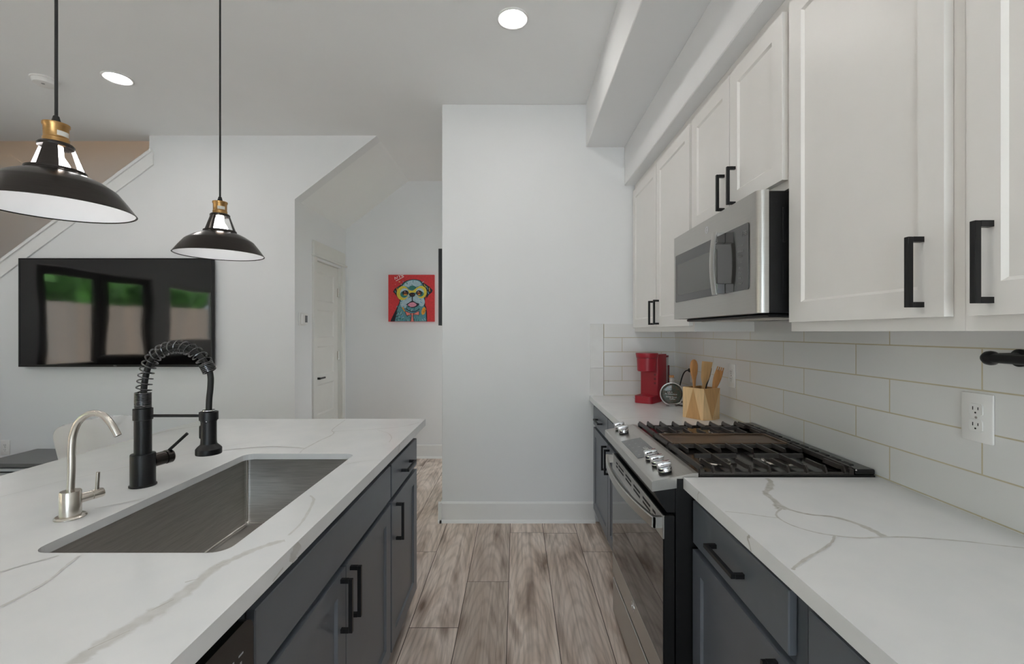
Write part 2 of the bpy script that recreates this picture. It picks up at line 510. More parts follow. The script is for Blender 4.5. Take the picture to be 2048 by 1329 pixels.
# floor: planks run away from the camera, each its own quad with a dark seam frame
bm = bm_new()
tone = bm.faces.layers.float.new('tone')
uvl = bm.loops.layers.uv.new('plank')
pw = 0.2277
known = {-3: [2.84], -2: [2.11], -1: [2.50], 0: [3.11], 1: [1.6], 2: [2.84], -4: [3.3]}
def rect_face(x0, x1, y0, y1, z, mi, tn):
    f = bm.faces.new([bm.verts.new(p) for p in ((x0, y0, z), (x1, y0, z), (x1, y1, z), (x0, y1, z))])
    f.material_index = mi; f[tone] = tn
    for l in f.loops: l[uvl].uv = (l.vert.co.x - x0, l.vert.co.y)
PL = 1.5
bt = bm_new(); 
for i in range(-25, 6):
    x0 = -0.040 + i * pw; x1 = x0 + pw
    off = known.get(i, [rnd.uniform(0, PL)])[0]
    y = off - 4 * PL
    while y < HB + 0.2:
        a, b_ = max(y, RY - 0.1), min(y + PL, HB + 0.1)
        if b_ - a > 0.01 and x0 < RW + 0.05 and x1 > LW - 0.1:
            rect_face(x0, x1, a, b_, -0.0008, 1, 0.5)
            g = 0.0016
            rect_face(x0 + g, x1 - g, a + g, b_ - g, 0.0, 0, rnd.random())
        y += PL
bt.free()
box(bm, -6.5, RW + 0.1, RY - 0.1, HB + 0.1, -0.1, -0.002, mi=1)
struct('floor', bm, ['floor', 'seam'], smooth=False)

bm = bm_new()
box(bm, LW - 0.1, RW + 0.1, RY - 0.1, TW + 0.11, CH, CH + 0.12)
box(bm, -3.07, RW + 0.1, TW + 0.11, HB + 0.1, CH, CH + 0.12)
struct('ceiling', bm, 'ceil', smooth=False)

bm = bm_new(); box(bm, RW, RW + 0.12, RY - 0.1, EW + 0.1, 0, CH); struct('wall_right', bm, 'wall', smooth=False)
bm = bm_new(); box(bm, PX, RW, EW, EW + 0.12, 0, CH, bev=0.004); struct('wall_end', bm, 'wall', smooth=False)
bm = bm_new(); box(bm, PX, PX + 0.12, EW + 0.12, 4.04, 0, CH); box(bm, PX, PX + 0.12, 4.04, HB, 2.45, CH); struct('wall_hall_right', bm, 'wall', smooth=False)
# unseen entry beyond the hall, added with its window to brighten the hall
EN = (4.16, 4.76, 0.60, 1.95)
bm = bm_new()
box(bm, RW, RW + 0.12, EW + 0.12, EN[0], 0, CH); box(bm, RW, RW + 0.12, EN[1], HB + 0.12, 0, CH)
box(bm, RW, RW + 0.12, EN[0], EN[1], 0, EN[2]); box(bm, RW, RW + 0.12, EN[0], EN[1], EN[3], CH)
struct('wall_added_entry', bm, 'wall', smooth=False)
bm = bm_new(); box(bm, HL - 0.1, RW, HB, HB + 0.12, 0, CH); struct('wall_hall_back', bm, 'wall', smooth=False)

# wall with the television: half-wall slope of the stairs on its left, stair soffit slope on its right
SL = 0.738
def half(x): return 2.858 + (x + 3.07) * SL
bm = bm_new()
prism(bm, [(LW - 0.9, 0), (HL, 0), (HL, 2.485), (-1.165, CH), (-3.07, CH), (-3.07, half(-3.07)), (LW - 0.9, half(LW - 0.9))], 0.11, 'XZ', TW)
struct('wall_television', bm, 'wall', smooth=False)
bm = bm_new()
prism(bm, [(HL, 2.485), (-1.165, CH), (HL - 0.1, CH), (HL - 0.1, 2.485)], HB - TW - 0.11, 'XZ', TW + 0.11)
struct('trim_1', bm, 'ceil', smooth=False)
# door wall of the hall with its opening
DY0, DY1, DH = 4.205, 4.815, 2.045
bm = bm_new()
box(bm, HL - 0.1, HL, TW + 0.11, DY0, 0, 2.485)
box(bm, HL - 0.1, HL, DY1, HB, 0, 2.485)
box(bm, HL - 0.1, HL, DY0, DY1, DH, 2.485)
struct('wall_hall_left', bm, 'wall', smooth=False)
# stairwell behind the half wall, open to the floor above
bm = bm_new(); box(bm, LW - 1.0, -2.97, HB, HB + 0.1, 0, 5.4); box(bm, -2.97, HL - 0.1, HB, HB + 0.1, 0, CH + 0.12); struct('wall_stair_back', bm, 'wall', smooth=False)
bm = bm_new(); box(bm, -3.07, -2.97, TW + 0.11, HB, CH + 0.12, 5.4); struct('wall_stair_right', bm, 'wall', smooth=False)
bm = bm_new(); box(bm, LW - 1.0, LW - 0.9, TW + 0.11, HB, 0, 5.4); struct('wall_stair_left', bm, 'wall', smooth=False)
bm = bm_new(); box(bm, LW - 1.0, LW, TW + 0.001, TW + 0.109, 0, CH + 0.12); struct('wall_stair_side', bm, 'wall', smooth=False)
bm = bm_new(); box(bm, LW - 1.0, -3.07, TW, TW + 0.11, CH + 0.12, 5.4); struct('wall_stair_front', bm, 'wall', smooth=False)
bm = bm_new(); box(bm, LW - 1.0, -2.97, TW, HB + 0.1, 5.4, 5.5); struct('ceiling_upper', bm, 'ceil', smooth=False)

# living room's glazed wall: double door and a window
WIN3 = (-2.6, -1.15, 0.45, 2.4)  # second window, out of view, added for more daylight
WIN = (-0.85, 0.30, 1.18, 2.14)
FD = (0.62, 2.28, 2.16)
bm = bm_new()
t0, t1 = LW - 0.12, LW
box(bm, t0, t1, FD[1], TW, 0, CH)
box(bm, t0, t1, FD[0], FD[1], FD[2], CH)
box(bm, t0, t1, WIN[1], FD[0], 0, CH)
box(bm, t0, t1, WIN[0], WIN[1], 0, WIN[2]); box(bm, t0, t1, WIN[0], WIN[1], WIN[3], CH)
box(bm, t0, t1, WIN3[1], WIN[0], 0, CH); box(bm, t0, t1, RY, WIN3[0], 0, CH)
box(bm, t0, t1, WIN3[0], WIN3[1], 0, WIN3[2]); box(bm, t0, t1, WIN3[0], WIN3[1], WIN3[3], CH)
struct('wall_left', bm, 'wall', smooth=False)
# wall behind the camera, its window added and sized to light the aisle
BW = (-1.1, 0.8, 0.06, 2.15)
bm = bm_new()
box(bm, LW - 0.12, BW[0], RY - 0.12, RY, 0, CH); box(bm, BW[1], RW + 0.1, RY - 0.12, RY, 0, CH)
box(bm, BW[0], BW[1], RY - 0.12, RY, 0, BW[2]); box(bm, BW[0], BW[1], RY - 0.12, RY, BW[3], CH)
struct('wall_back', bm, 'wall', smooth=False)

def window(name, axis, a0, a1, z0, z1, at, bars):
    bm = bm_new()
    def bx(p0, p1, q0, q1, w0, w1, mi):
        if axis == 'X': box(bm, p0, p1, w0, w1, q0, q1, mi=mi)
        else: box(bm, w0, w1, p0, p1, q0, q1, mi=mi)
    f = 0.05
    w0, w1 = at - 0.08, at - 0.03
    bx(a0, a0 + f, z0, z1, w0, w1, 0); bx(a1 - f, a1, z0, z1, w0, w1, 0)
    bx(a0, a1, z0, z0 + f, w0, w1, 0); bx(a0, a1, z1 - f, z1, w0, w1, 0)
    for k in range(1, bars):
        c = a0 + (a1 - a0) * k / bars
        bx(c - 0.02, c + 0.02, z0, z1, w0, w1, 0)
    fr = struct(name, bm, 'trim', smooth=False)
    bm = bm_new()
    bx(a0 + f, a1 - f, z0 + f, z1 - f, at - 0.058, at - 0.054, 0)
    link('pane', bm, 'glass', parent=fr, smooth=False)
window('window_1', 'Y', WIN[0], WIN[1], WIN[2], WIN[3], LW, 1)
window('window_added_4', 'Y', EN[0], EN[1], EN[2], EN[3], RW + 0.11, 1)
window('window_added_2', 'X', BW[0], BW[1], BW[2], BW[3], RY, 2)
window('window_added_3', 'Y', WIN3[0], WIN3[1], WIN3[2], WIN3[3], LW, 2)

def french_leaf(name, y0, y1, hy):
    bm = bm_new()
    x0, x1 = LW - 0.07, LW - 0.025
    s = 0.105
    box(bm, x0, x1, y0, y0 + s, 0.01, 2.15); box(bm, x0, x1, y1 - s, y1, 0.01, 2.15)
    box(bm, x0, x1, y0 + s, y1 - s, 0.01, 0.26); box(bm, x0, x1, y0 + s, y1 - s, 2.05, 2.15)
    d = struct(name, bm, 'fdoor', smooth=False)
    bm = bm_new(); box(bm, LW - 0.05, LW - 0.046, y0 + s, y1 - s, 0.26, 2.05); link('pane', bm, 'glass', parent=d, smooth=False)
    bm = bm_new(); cyl(bm, (x1, hy, 0.98), 0.026, 0.012, (1, 0, 0)); tube(bm, [(x1 + 0.01, hy, 0.98), (x1 + 0.05, hy, 0.98), (x1 + 0.05, hy - 0.11, 0.98)], 0.009)
    link('handle', bm, 'black', parent=d)
french_leaf('door_2', 1.455, 2.27, 1.51)
french_leaf('door_3', 0.63, 1.445, 1.39)

# yard at left, seen in the television's reflection, and unseen ground added for light
bm = bm_new(); box(bm, -14, LW - 0.12, -14, 7, -0.2, -0.06); box(bm, LW - 0.12, 6, -14, RY - 0.12, -0.2, -0.06); struct('floor_patio', bm, 'patio', smooth=False)  # strip behind the house added to bounce sunlight onto the ceiling
bm = bm_new(); box(bm, RW + 0.12, 9, RY - 0.12, 10, -0.2, -0.06); struct('floor_added_dark', bm, mat('dark_ground_green', (60, 74, 44), 0.9, var=0.3, scale=30), smooth=False)  # unseen dark ground, added to cut light thrown up into the hall
bm = bm_new(); box(bm, -8.43, -8.4, -6, 7, -0.06, 1.95)
tag(link('fence', bm, 'fence', loc=(-8.415, 0.5, -0.06), smooth=False), 'tall brown board fence mirrored in the dark television screen', 'fence')
for k, (yy, rr) in enumerate(((4.6, 1.25), (1.2, 1.3), (-2.2, 1.3), (-5.6, 1.25))):
    bm = bm_new()
    bmesh.ops.create_icosphere(bm, subdivisions=4, radius=rr)
    for v in bm.verts:
        v.co *= 1 + 0.22 * math.sin(v.co.x * 7 + k) * math.cos(v.co.y * 6) + rnd.uniform(-0.07, 0.07)
        v.co += Vector((-10.3, yy, 2.7))
    t_ = thing('tree', 'leafy green tree beyond the board fence, mirrored in the television', 'tree', (-10.3, yy, -0.06), 'trees beyond the fence')
    link('crown', bm, 'leaf', parent=t_)
    bm = bm_new(); tube(bm, [(-10.3, yy, -0.06), (-10.3, yy, 2.0)], 0.12); link('trunk', bm, 'fence', parent=t_)

# dropped soffits above the cabinets
bm = bm_new(); box(bm, 0.505, RW, RY, EW, 2.706, CH, bev=0.004); struct('trim_2', bm, 'wall', smooth=False)
bm = bm_new(); box(bm, 0.782, RW, RY, EW, 2.428, 2.706, bev=0.004); struct('trim_3', bm, 'wall', smooth=False)

# stair skirt on the half wall and its cap
bm = bm_new()
xa, xb = -6.3, -3.03
dv = 0.118
prism(bm, [(xa, half(xa) - dv), (xb, half(xb) - dv), (xb, half(xb) - 0.004), (xa, half(xa) - 0.004)], -0.014, 'XZ', TW)
prism(bm, [(xa, half(xa) - 0.006), (xb - 0.01, half(xb - 0.01) - 0.006), (xb - 0.01, half(xb - 0.01) + 0.022), (xa, half(xa) + 0.022)], 0.15, 'XZ', TW - 0.028)
struct('trim_4', bm, 'trim', smooth=False)
bm = bm_new()
prism(bm, [(-6.38, 3.72), (-5.72, 3.30), (-5.5, 3.30), (-4.6, 2.72), (-4.6, 2.55), (-5.55, 3.16), (-6.38, 3.58)], -0.018, 'XZ', HB)
struct('trim_5', bm, 'trim', smooth=False)

def baseboard(name, x0, x1, y0, y1, nx, ny, h=0.148):
    """board on a wall run from (x0,y0) to (x1,y1), projecting along (nx,ny)"""
    bm = bm_new()
    def seg(d0, z0, z1, d1=None):
        d1 = d0 if d1 is None else d1
        ax, ay = (x1 - x0), (y1 - y0)
        p = [(0, z0), (d0, z0), (d1, z1), (0, z1)]
        A = [bm.verts.new((x0 + nx * a, y0 + ny * a, z)) for a, z in p]
        B = [bm.verts.new((x1 + nx * a, y1 + ny * a, z)) for a, z in p]
        bm.faces.new(A); bm.faces.new(list(reversed(B)))
        for i in range(4): bm.faces.new((A[i], B[i], B[(i + 1) % 4], A[(i + 1) % 4]))
    seg(0.013, 0.0, h - 0.012)
    seg(0.013, h - 0.012, h, 0.006)
    seg(0.026, 0.0, 0.012, 0.024)
    seg(0.024, 0.012, 0.022, 0.013)
    return struct(name, bm, 'trim', smooth=False)
baseboard('baseboard_end', PX - 0.026, 0.57, EW, EW, 0, -1)
baseboard('baseboard_corner', PX, PX, EW - 0.026, 4.04, -1, 0)
baseboard('baseboard_hall_back', HL, PX, HB, HB, 0, -1)
baseboard('baseboard_hall_left', HL, HL, TW, DY0 - 0.08, 1, 0)
baseboard('baseboard_television', LW, HL, TW, TW, 0, -1)

# hall door
bm = bm_new()
cw = 0.075
box(bm, HL, HL + 0.018, DY0 - cw, DY0, 0, DH + 0.02, bev=0.002)
box(bm, HL, HL + 0.018, DY1, DY1 + cw, 0, DH + 0.02, bev=0.002)
box(bm, HL, HL + 0.034, DY0 - cw - 0.012, DY1 + cw + 0.02, DH + 0.02, DH + 0.04, bev=0.004)
box(bm, HL, HL + 0.02, DY0 - cw, DY1 + cw, DH + 0.04, DH + 0.165, bev=0.002)
box(bm, HL - 0.1, HL, DY0, DY0 + 0.004, 0, DH); box(bm, HL - 0.1, HL, DY1 - 0.004, DY1, 0, DH); box(bm, HL - 0.1, HL, DY0, DY1, DH - 0.004, DH)
struct('trim_6', bm, 'door', smooth=False)

def panel_face(bm, xf, y0, y1, z0, z1, s, rects, depth=0.006, cham=0.008, th=0.035, mi=0):
    """slab on plane x=xf facing s (+1/-1) with sunk rectangular panels; rects = (y0,y1,z0,z1) stacked in z"""
    ys = sorted({y0, y1} | {r[0] for r in rects} | {r[1] for r in rects})
    zs = sorted({z0, z1} | {r[2] for r in rects} | {r[3] for r in rects})
    vc = {}
    def V(x, y, z):
        k = (round(x, 6), round(y, 6), round(z, 6))
        if k not in vc: vc[k] = bm.verts.new((x, y, z))
        return vc[k]
    for i in range(len(ys) - 1):
        for j in range(len(zs) - 1):
            a, b, c, d = ys[i], ys[i + 1], zs[j], zs[j + 1]
            inside = any(r[0] <= a + 1e-6 and r[1] >= b - 1e-6 and r[2] <= c + 1e-6 and r[3] >= d - 1e-6 for r in rects)
            if not inside:
                f = bm.faces.new((V(xf, a, c), V(xf, b, c), V(xf, b, d), V(xf, a, d))); f.material_index = mi
    for (a, b, c, d) in rects:
        o = [V(xf, a, c), V(xf, b, c), V(xf, b, d), V(xf, a, d)]
        q = [bm.verts.new((xf - s * depth, y, z)) for y, z in ((a + cham, c + cham), (b - cham, c + cham), (b - cham, d - cham), (a + cham, d - cham))]
        for k in range(4):
            f = bm.faces.new((o[k], o[(k + 1) % 4], q[(k + 1) % 4], q[k])); f.material_index = mi
        f = bm.faces.new(q); f.material_index = mi
    xb = xf - s * th
    B = [V(xb, y0, z0), V(xb, y1, z0), V(xb, y1, z1), V(xb, y0, z1)]
    f = bm.faces.new(B); f.material_index = mi
    for side in (('y', y0), ('y', y1), ('z', z0), ('z', z1)):
        if side[0] == 'y':
            run = [V(xf, side[1], z) for z in zs]; back = [V(xb, side[1], z0), V(xb, side[1], z1)]
        else:
            run = [V(xf, y, side[1]) for y in ys]; back = [V(xb, y0, side[1]), V(xb, y1, side[1])]
        f = bm.faces.new(run + [back[1], back[0]]); f.material_index = mi

bm = bm_new()
ph = [(0.20, 0.50), (0.58, 0.87), (0.955, 1.235), (1.315, 1.585), (1.665, 1.945)]
panel_face(bm, HL - 0.03, DY0 + 0.005, DY1 - 0.005, 0.008, DH - 0.006, 1, [(DY0 + 0.11, DY1 - 0.11, a, b) for a, b in ph], 0.008, 0.014, 0.035)
hd = struct('door_1', bm, 'door', smooth=False)
bm = bm_new()
hx = HL - 0.03
box(bm, hx, hx + 0.008, DY0 + 0.03, DY0 + 0.09, 0.90, 0.965, bev=0.001)
cyl(bm, (hx, DY0 + 0.06, 0.935), 0.011, 0.05, (1, 0, 0))
box(bm, hx + 0.04, hx + 0.052, DY0 + 0.05, DY0 + 0.175, 0.927, 0.943, bev=0.002)
link('handle', bm, 'black', parent=hd)
for z in (1.74, 1.08, 0.30):
    bm = bm_new(); box(bm, hx, hx + 0.012, DY1 - 0.026, DY1 - 0.004, z, z + 0.09, bev=0.001); cyl(bm, (hx + 0.012, DY1 - 0.012, z), 0.006, 0.09)
    link('hinge', bm, 'nickel', parent=hd)

# backsplash tiles
bm = bm_new(); box(bm, RW - 0.009, RW, -1.2, EW, 0.9, 1.43); struct('wall_backsplash_side', bm, 'tileside', smooth=False)
bm = bm_new(); box(bm, 0.632, RW - 0.009, EW - 0.009, EW, 0.9, 1.43)
o = struct('wall_backsplash_end', bm, 'tileend', smooth=False)
bm = bm_new(); box(bm, 0.533, 0.6305, EW - 0.009, EW, 0.9, 1.1115, bev=0.002); box(bm, 0.533, 0.6305, EW - 0.009, EW, 1.1135, 1.43, bev=0.002)
struct('trim_7', bm, mat('edge_tile', (224, 224, 223), 0.16), smooth=False)

# ------------------------------------------------------------------ cabinetry
def pull(bm, x, s, y, z, L, vertical, proj=0.033, w=0.011):
    """square bar pull standing off plane x in direction s"""
    h = L / 2
    if vertical:
        box(bm, x + s * (proj - w), x + s * proj, y - w / 2, y + w / 2, z - h, z + h, bev=0.0008)
        for e in (-1, 1): box(bm, x, x + s * (proj - w), y - w / 2, y + w / 2, z + e * (h - w / 2) - w / 2, z + e * (h - w / 2) + w / 2)
    else:
        box(bm, x + s * (proj - w), x + s * proj, y - h, y + h, z - w / 2, z + w / 2, bev=0.0008)
        for e in (-1, 1): box(bm, x, x + s * (proj - w), y + e * (h - w / 2) - w / 2, y + e * (h - w / 2) + w / 2, z - w / 2, z + w / 2)

def shaker(parent, name, m, xf, s, y0, y1, z0, z1, rail=0.058, handle=None, flat=False):
    bm = bm_new()
    if flat: box(bm, xf - s * 0.019, xf, y0, y1, z0, z1, bev=0.0025)
    else: panel_face(bm, xf, y0, y1, z0, z1, s, [(y0 + rail, y1 - rail, z0 + rail, z1 - rail)], 0.007, 0.007, 0.019)
    d = link(name, bm, m, parent=parent, smooth=False)
    if handle:
        bm = bm_new(); pull(bm, xf, s, *handle)
        link('handle', bm, 'black', parent=d, smooth=False)
    return d

# base cabinets on the right; door faces at x=0.553
BF, BD = 0.573, 0.553
def base_body(parent, x0, x1, y0, y1, s, toe_x0, toe_x1):
    bm = bm_new(); box(bm, x0, x1, y0, y1, 0.1, 0.878); link('carcass', bm, 'cabg', parent=parent, smooth=False)
    bm = bm_new(); box(bm, toe_x0, toe_x1, y0, y1, 0.001, 0.1); link('toe_kick', bm, 'toe', parent=parent, smooth=False)

RN0, RN1 = 1.437, 2.192       # the range
t = thing('base_cabinet', 'charcoal base cabinet with two drawers over two doors, beyond the range', 'cabinet', (0.86, 2.74, 0), 'charcoal base cabinets')
base_body(t, BF, RW - 0.011, RN1 + 0.006, EW - 0.011, -1, BF + 0.07, RW - 0.011)
mid = 2.74
for a, b in ((RN1 + 0.022, mid - 0.004), (mid + 0.004, EW - 0.035)):
    shaker(t, 'drawer', 'cabg', BD, -1, a, b, 0.715, 0.848, flat=True, handle=(-1 and (a + b) / 2, 0.78, 0.16, False))
shaker(t, 'door', 'cabg', BD, -1, RN1 + 0.022, mid - 0.004, 0.112, 0.695, handle=(mid - 0.045, 0.60, 0.15, True))
shaker(t, 'door', 'cabg', BD, -1, mid + 0.004, EW - 0.035, 0.112, 0.695, handle=(mid + 0.045, 0.60, 0.15, True))

t = thing('base_cabinet', 'charcoal base cabinet with one drawer over a door, near side of the range', 'cabinet', (0.86, 1.16, 0), 'charcoal base cabinets')
base_body(t, BF, RW - 0.011, 0.893, RN0 - 0.006, -1, BF + 0.07, RW - 0.011)
shaker(t, 'drawer', 'cabg', BD, -1, 0.923, 1.424, 0.713, 0.846, flat=True, handle=(1.183, 0.779, 0.165, False))
shaker(t, 'door', 'cabg', BD, -1, 0.923, 1.424, 0.112, 0.693, handle=(0.965, 0.60, 0.15, True))

t = thing('base_cabinet', 'charcoal base cabinet at the bottom right edge, only its drawer front showing', 'cabinet', (0.86, 0.58, 0), 'charcoal base cabinets')
base_body(t, BF, RW - 0.011, 0.28, 0.892, -1, BF + 0.07, RW - 0.011)
shaker(t, 'drawer', 'cabg', BD, -1, 0.31, 0.861, 0.713, 0.846, flat=True)
shaker(t, 'door', 'cabg', BD, -1, 0.31, 0.861, 0.112, 0.693)

# quartz worktops with grey veins set into the top
def px_on(px, py, z=0.914):
    """room point at height z seen at photo position (px,py)"""
    k = (EYE - z) / ((py - 664.5) / 910.2)
    return Vector(((px - 1032.0) / 910.2 * k, k, z))

def slab(name, outer, hole, veins, label, cat='worktop', z0=0.8785, z1=0.914, extra=(), apron=None):
    bm = bm_new()
    vl = bm.verts.layers.float.new('vein')
    def loops(z):
        lo = []
        for lp in [outer] + ([hole] if hole else []):
            vs = [bm.verts.new((x, y, z)) for x, y in lp]
            lo.append((vs, [bm.edges.new((vs[i], vs[(i + 1) % len(vs)])) for i in range(len(vs))]))
        bmesh.ops.triangle_fill(bm, use_beauty=True, use_dissolve=False, edges=[e for l in lo for e in l[1]])
        return [l[0] for l in lo]
    if apron is None:
        top = loops(z1); bot = loops(z0)
        for a, b in zip(top, bot):
            for i in range(len(a)):
                j = (i + 1) % len(a)
                bm.faces.new((a[i], a[j], b[j], b[i]))
    else:
        # thinner slab with a mitred apron round its edge
        zi = z1 - apron
        top = loops(z1)
        cxm = sum(p[0] for p in outer) / len(outer); cym = sum(p[1] for p in outer) / len(outer)
        full = outer
        outer = [(x + (0.02 if x < cxm else -0.02), y + (0.02 if y < cym else -0.02)) for x, y in full]
        und = loops(zi)
        lowo = [bm.verts.new((x, y, z0)) for x, y in full]; lowi = [bm.verts.new((x, y, z0)) for x, y in outer]
        for i in range(len(full)):
            j = (i + 1) % len(full)
            bm.faces.new((top[0][i], top[0][j], lowo[j], lowo[i])); bm.faces.new((lowo[i], lowo[j], lowi[j], lowi[i])); bm.faces.new((lowi[i], lowi[j], und[0][j], und[0][i]))
        for i in range(len(hole)):
            j = (i + 1) % len(hole)
            bm.faces.new((top[1][i], top[1][j], und[1][j], und[1][i]))
        outer = full
    lift = [0.00025]
    def strip(pts, wid, strength, nrm):
        lift[0] += 0.00006
        pts = smooth_path(pts, 8)
        rows = []
        nrm = Vector(nrm)
        for i, p in enumerate(pts):
            d = (pts[min(i + 1, len(pts) - 1)] - pts[max(i - 1, 0)])
            if d.length < 1e-7: d = Vector((1, 0, 0))
            side = d.normalized().cross(nrm).normalized()
            u = i / (len(pts) - 1) * (len(wid) - 1)
            k = min(int(u), len(wid) - 2)
            w = wid[k] + (wid[k + 1] - wid[k]) * (u - k)
            w *= 1 + 0.25 * math.sin(i * 0.9) * math.sin(i * 0.37 + 1)
            q = p + nrm * lift[0]
            row = []
            for f, a in ((-1, 0), (-0.55, strength), (0.55, strength), (1, 0)):
                c = q + side * (w * f + 0.12 * w * math.sin(i * 1.7 + f * 3))
                if abs(nrm.x) > 0.5: c.z = min(z1, max(z0, c.z))
                v = bm.verts.new(c); v[vl] = a; row.append(v)
            rows.append(row)
        for a, b in zip(rows, rows[1:]):
            if hole:
                hx = [p[0] for p in hole]; hy = [p[1] for p in hole]
                if any(min(hx) - 0.004 < v.co.x < max(hx) + 0.004 and min(hy) - 0.004 < v.co.y < max(hy) + 0.004 for v in a + b): continue
            for k in range(3): bm.faces.new((a[k], a[k + 1], b[k + 1], b[k]))
    for pts, wid, st in veins:
        strip([px_on(*p, z=z1) for p in pts], wid, st, (0, 0, 1))
    for pts, wid, st in extra:
        strip([Vector(p) for p in pts], wid, st, (1, 0, 0) if pts[0][0] < 0 else (-1, 0, 0))
    base = Vector((sum(p[0] for p in outer) / len(outer), sum(p[1] for p in outer) / len(outer), z0))
    return tag(link(name, bm, 'quartz', loc=base, smooth=False), label, cat)

CE = 0.527      # front edge of the right worktops
CB = RW - 0.0095
slab('worktop', [(CE, 0.25), (CB, 0.25), (CB, RN0 - 0.004), (CE, RN0 - 0.004)], None, [
    ([(1533, 957.5), (1541, 964), (1538, 978), (1531, 987), (1550, 1003), (1563, 1020)], [0.006, 0.010, 0.012, 0.009, 0.010, 0.016], 0.95),
    ([(1558, 1012), (1585, 1022), (1620, 1030), (1667, 1035), (1710, 1047), (1745, 1062), (1768, 1074)], [0.010, 0.006, 0.005, 0.006, 0.008, 0.010, 0.011], 0.9),
    ([(1563, 1018), (1553, 1027), (1556, 1036), (1580, 1050), (1620, 1063), (1660, 1071), (1720, 1077), (1768, 1075), (1830, 1076), (1920, 1083), (2000, 1092), (2048, 1097)], [0.004, 0.003, 0.003, 0.0025, 0.0025, 0.003, 0.003, 0.003, 0.003, 0.0025, 0.0025], 0.8),
    ([(1450, 1024), (1490, 1028), (1530, 1034), (1556, 1037)], [0.0018, 0.0022, 0.0022], 0.7),
    ([(1669, 1073), (1664, 1085), (1645, 1100), (1615, 1117), (1590, 1135), (1586, 1141)], [0.003, 0.004, 0.004, 0.004, 0.004], 0.8),
], 'white veined quartz worktop on the right, near side of the range', extra=[
    ([(CE, 1.025, 0.912), (CE, 1.035, 0.903), (CE, 1.028, 0.895), (CE, 1.018, 0.879)], [0.004, 0.004, 0.003], 0.8),
    ([(CE, 1.308, 0.912), (CE, 1.318, 0.900), (CE, 1.316, 0.879)], [0.002, 0.002], 0.6)])
slab('worktop', [(CE, RN1 + 0.004), (CB, RN1 + 0.004), (CB, EW - 0.0095), (CE, EW - 0.0095)], None, [
    ([(1205, 806), (1265, 806), (1330, 818), (1380, 830)], [0.003, 0.004, 0.003], 0.5),
    ([(1240, 838), (1300, 836), (1360, 842)], [0.003, 0.004], 0.5),
    ([(1266, 795), (1272, 800), (1285, 806)], [0.006, 0.004], 0.5),
], 'short white quartz worktop in the corner under the red coffee maker')

# upper cabinets; frames at x=0.855, doors at x=0.835
UF, UD = 0.855, 0.835
UB, UT = 1.374, 2.427
def upper(label, y0, y1, z0, doors, hz):
    t = thing('wall_cabinet', label, 'cabinet', ((UF + RW) / 2, (y0 + y1) / 2, z0), 'white shaker wall cabinets')
    bm = bm_new(); box(bm, UF, RW - 0.0095, y0, y1, z0, UT); link('carcass', bm, 'cabw', parent=t, smooth=False)
    for a, b, hy in doors:
        shaker(t, 'door', 'cabw', UD, -1, a, b, z0 + 0.028, 2.377, handle=(hy, hz, 0.145, True) if hy else None)
    return t
MW0, MW1 = 1.412, 2.165
upper('white two-door wall cabinet in the corner, above the red coffee maker', MW1 + 0.014, EW - 0.0095, UB,
      [(MW1 + 0.03, 2.708, 2.708 - 0.045), (2.716, EW - 0.035, 2.716 + 0.045)], 1.488)
upper('short white two-door wall cabinet directly above the microwave', MW0 + 0.001, MW1 + 0.013, 1.822,
      [(MW0 + 0.016, 1.777, 1.735), (1.784, MW1 - 0.003, 1.826)], 1.93)
upper('white one-door wall cabinet beside the microwave, black pull at its near edge', 0.866, MW0, UB,
      [(0.888, MW0 - 0.02, 0.936)], 1.495)
upper('white wall cabinet cut by the right edge of the picture', 0.26, 0.8655, UB, [(0.29, 0.842, 0.80)], 1.495)

# island
IE = -0.477
IF, ID = -0.512, -0.490
IX0 = -1.30
def island_cab(label, y0, y1):
    return thing('island_cabinet', label, 'cabinet', ((IF + IX0) / 2, (y0 + y1) / 2, 0), 'charcoal island cabinets')
t = island_cab('narrow charcoal island cabinet at the far end, drawer above door', 1.787, 2.262)
bm = bm_new(); box(bm, IX0, IF, 1.787, 2.262, 0.1, 0.878); link('carcass', bm, 'cabg', parent=t, smooth=False)
bm = bm_new(); box(bm, IX0, IF - 0.06, 1.787, 2.262, 0.001, 0.1); link('toe_kick', bm, 'toe', parent=t, smooth=False)
shaker(t, 'drawer', 'cabg', ID, 1, 1.795, 2.247, 0.717, 0.848, flat=True, handle=(2.02, 0.779, 0.15, False))
shaker(t, 'door', 'cabg', ID, 1, 1.795, 2.247, 0.106, 0.697, handle=(1.862, 0.598, 0.15, True))
t = island_cab('charcoal sink cabinet in the island with two shaker doors', 0.842, 1.786)
bm = bm_new()
box(bm, IF - 0.019, IF, 0.842, 1.786, 0.1, 0.878); box(bm, IX0, IX0 + 0.019, 0.842, 1.786, 0.1, 0.878)
box(bm, IX0 + 0.019, IF - 0.019, 0.842, 0.86, 0.1, 0.878); box(bm, IX0 + 0.019, IF - 0.019, 1.768, 1.786, 0.1, 0.878)
box(bm, IX0 + 0.019, IF - 0.019, 0.86, 1.768, 0.1, 0.118)
link('carcass', bm, 'cabg', parent=t, smooth=False)
bm = bm_new(); box(bm, IX0, IF - 0.06, 0.842, 1.786, 0.001, 0.1); link('toe_kick', bm, 'toe', parent=t, smooth=False)
shaker(t, 'false_front', 'cabg', ID, 1, 0.856, 1.779, 0.717, 0.848, flat=True)
shaker(t, 'door', 'cabg', ID, 1, 0.856, 1.309, 0.106, 0.697, handle=(1.275, 0.605, 0.15, True))
shaker(t, 'door', 'cabg', ID, 1, 1.315, 1.779, 0.106, 0.697, handle=(1.347, 0.605, 0.15, True))
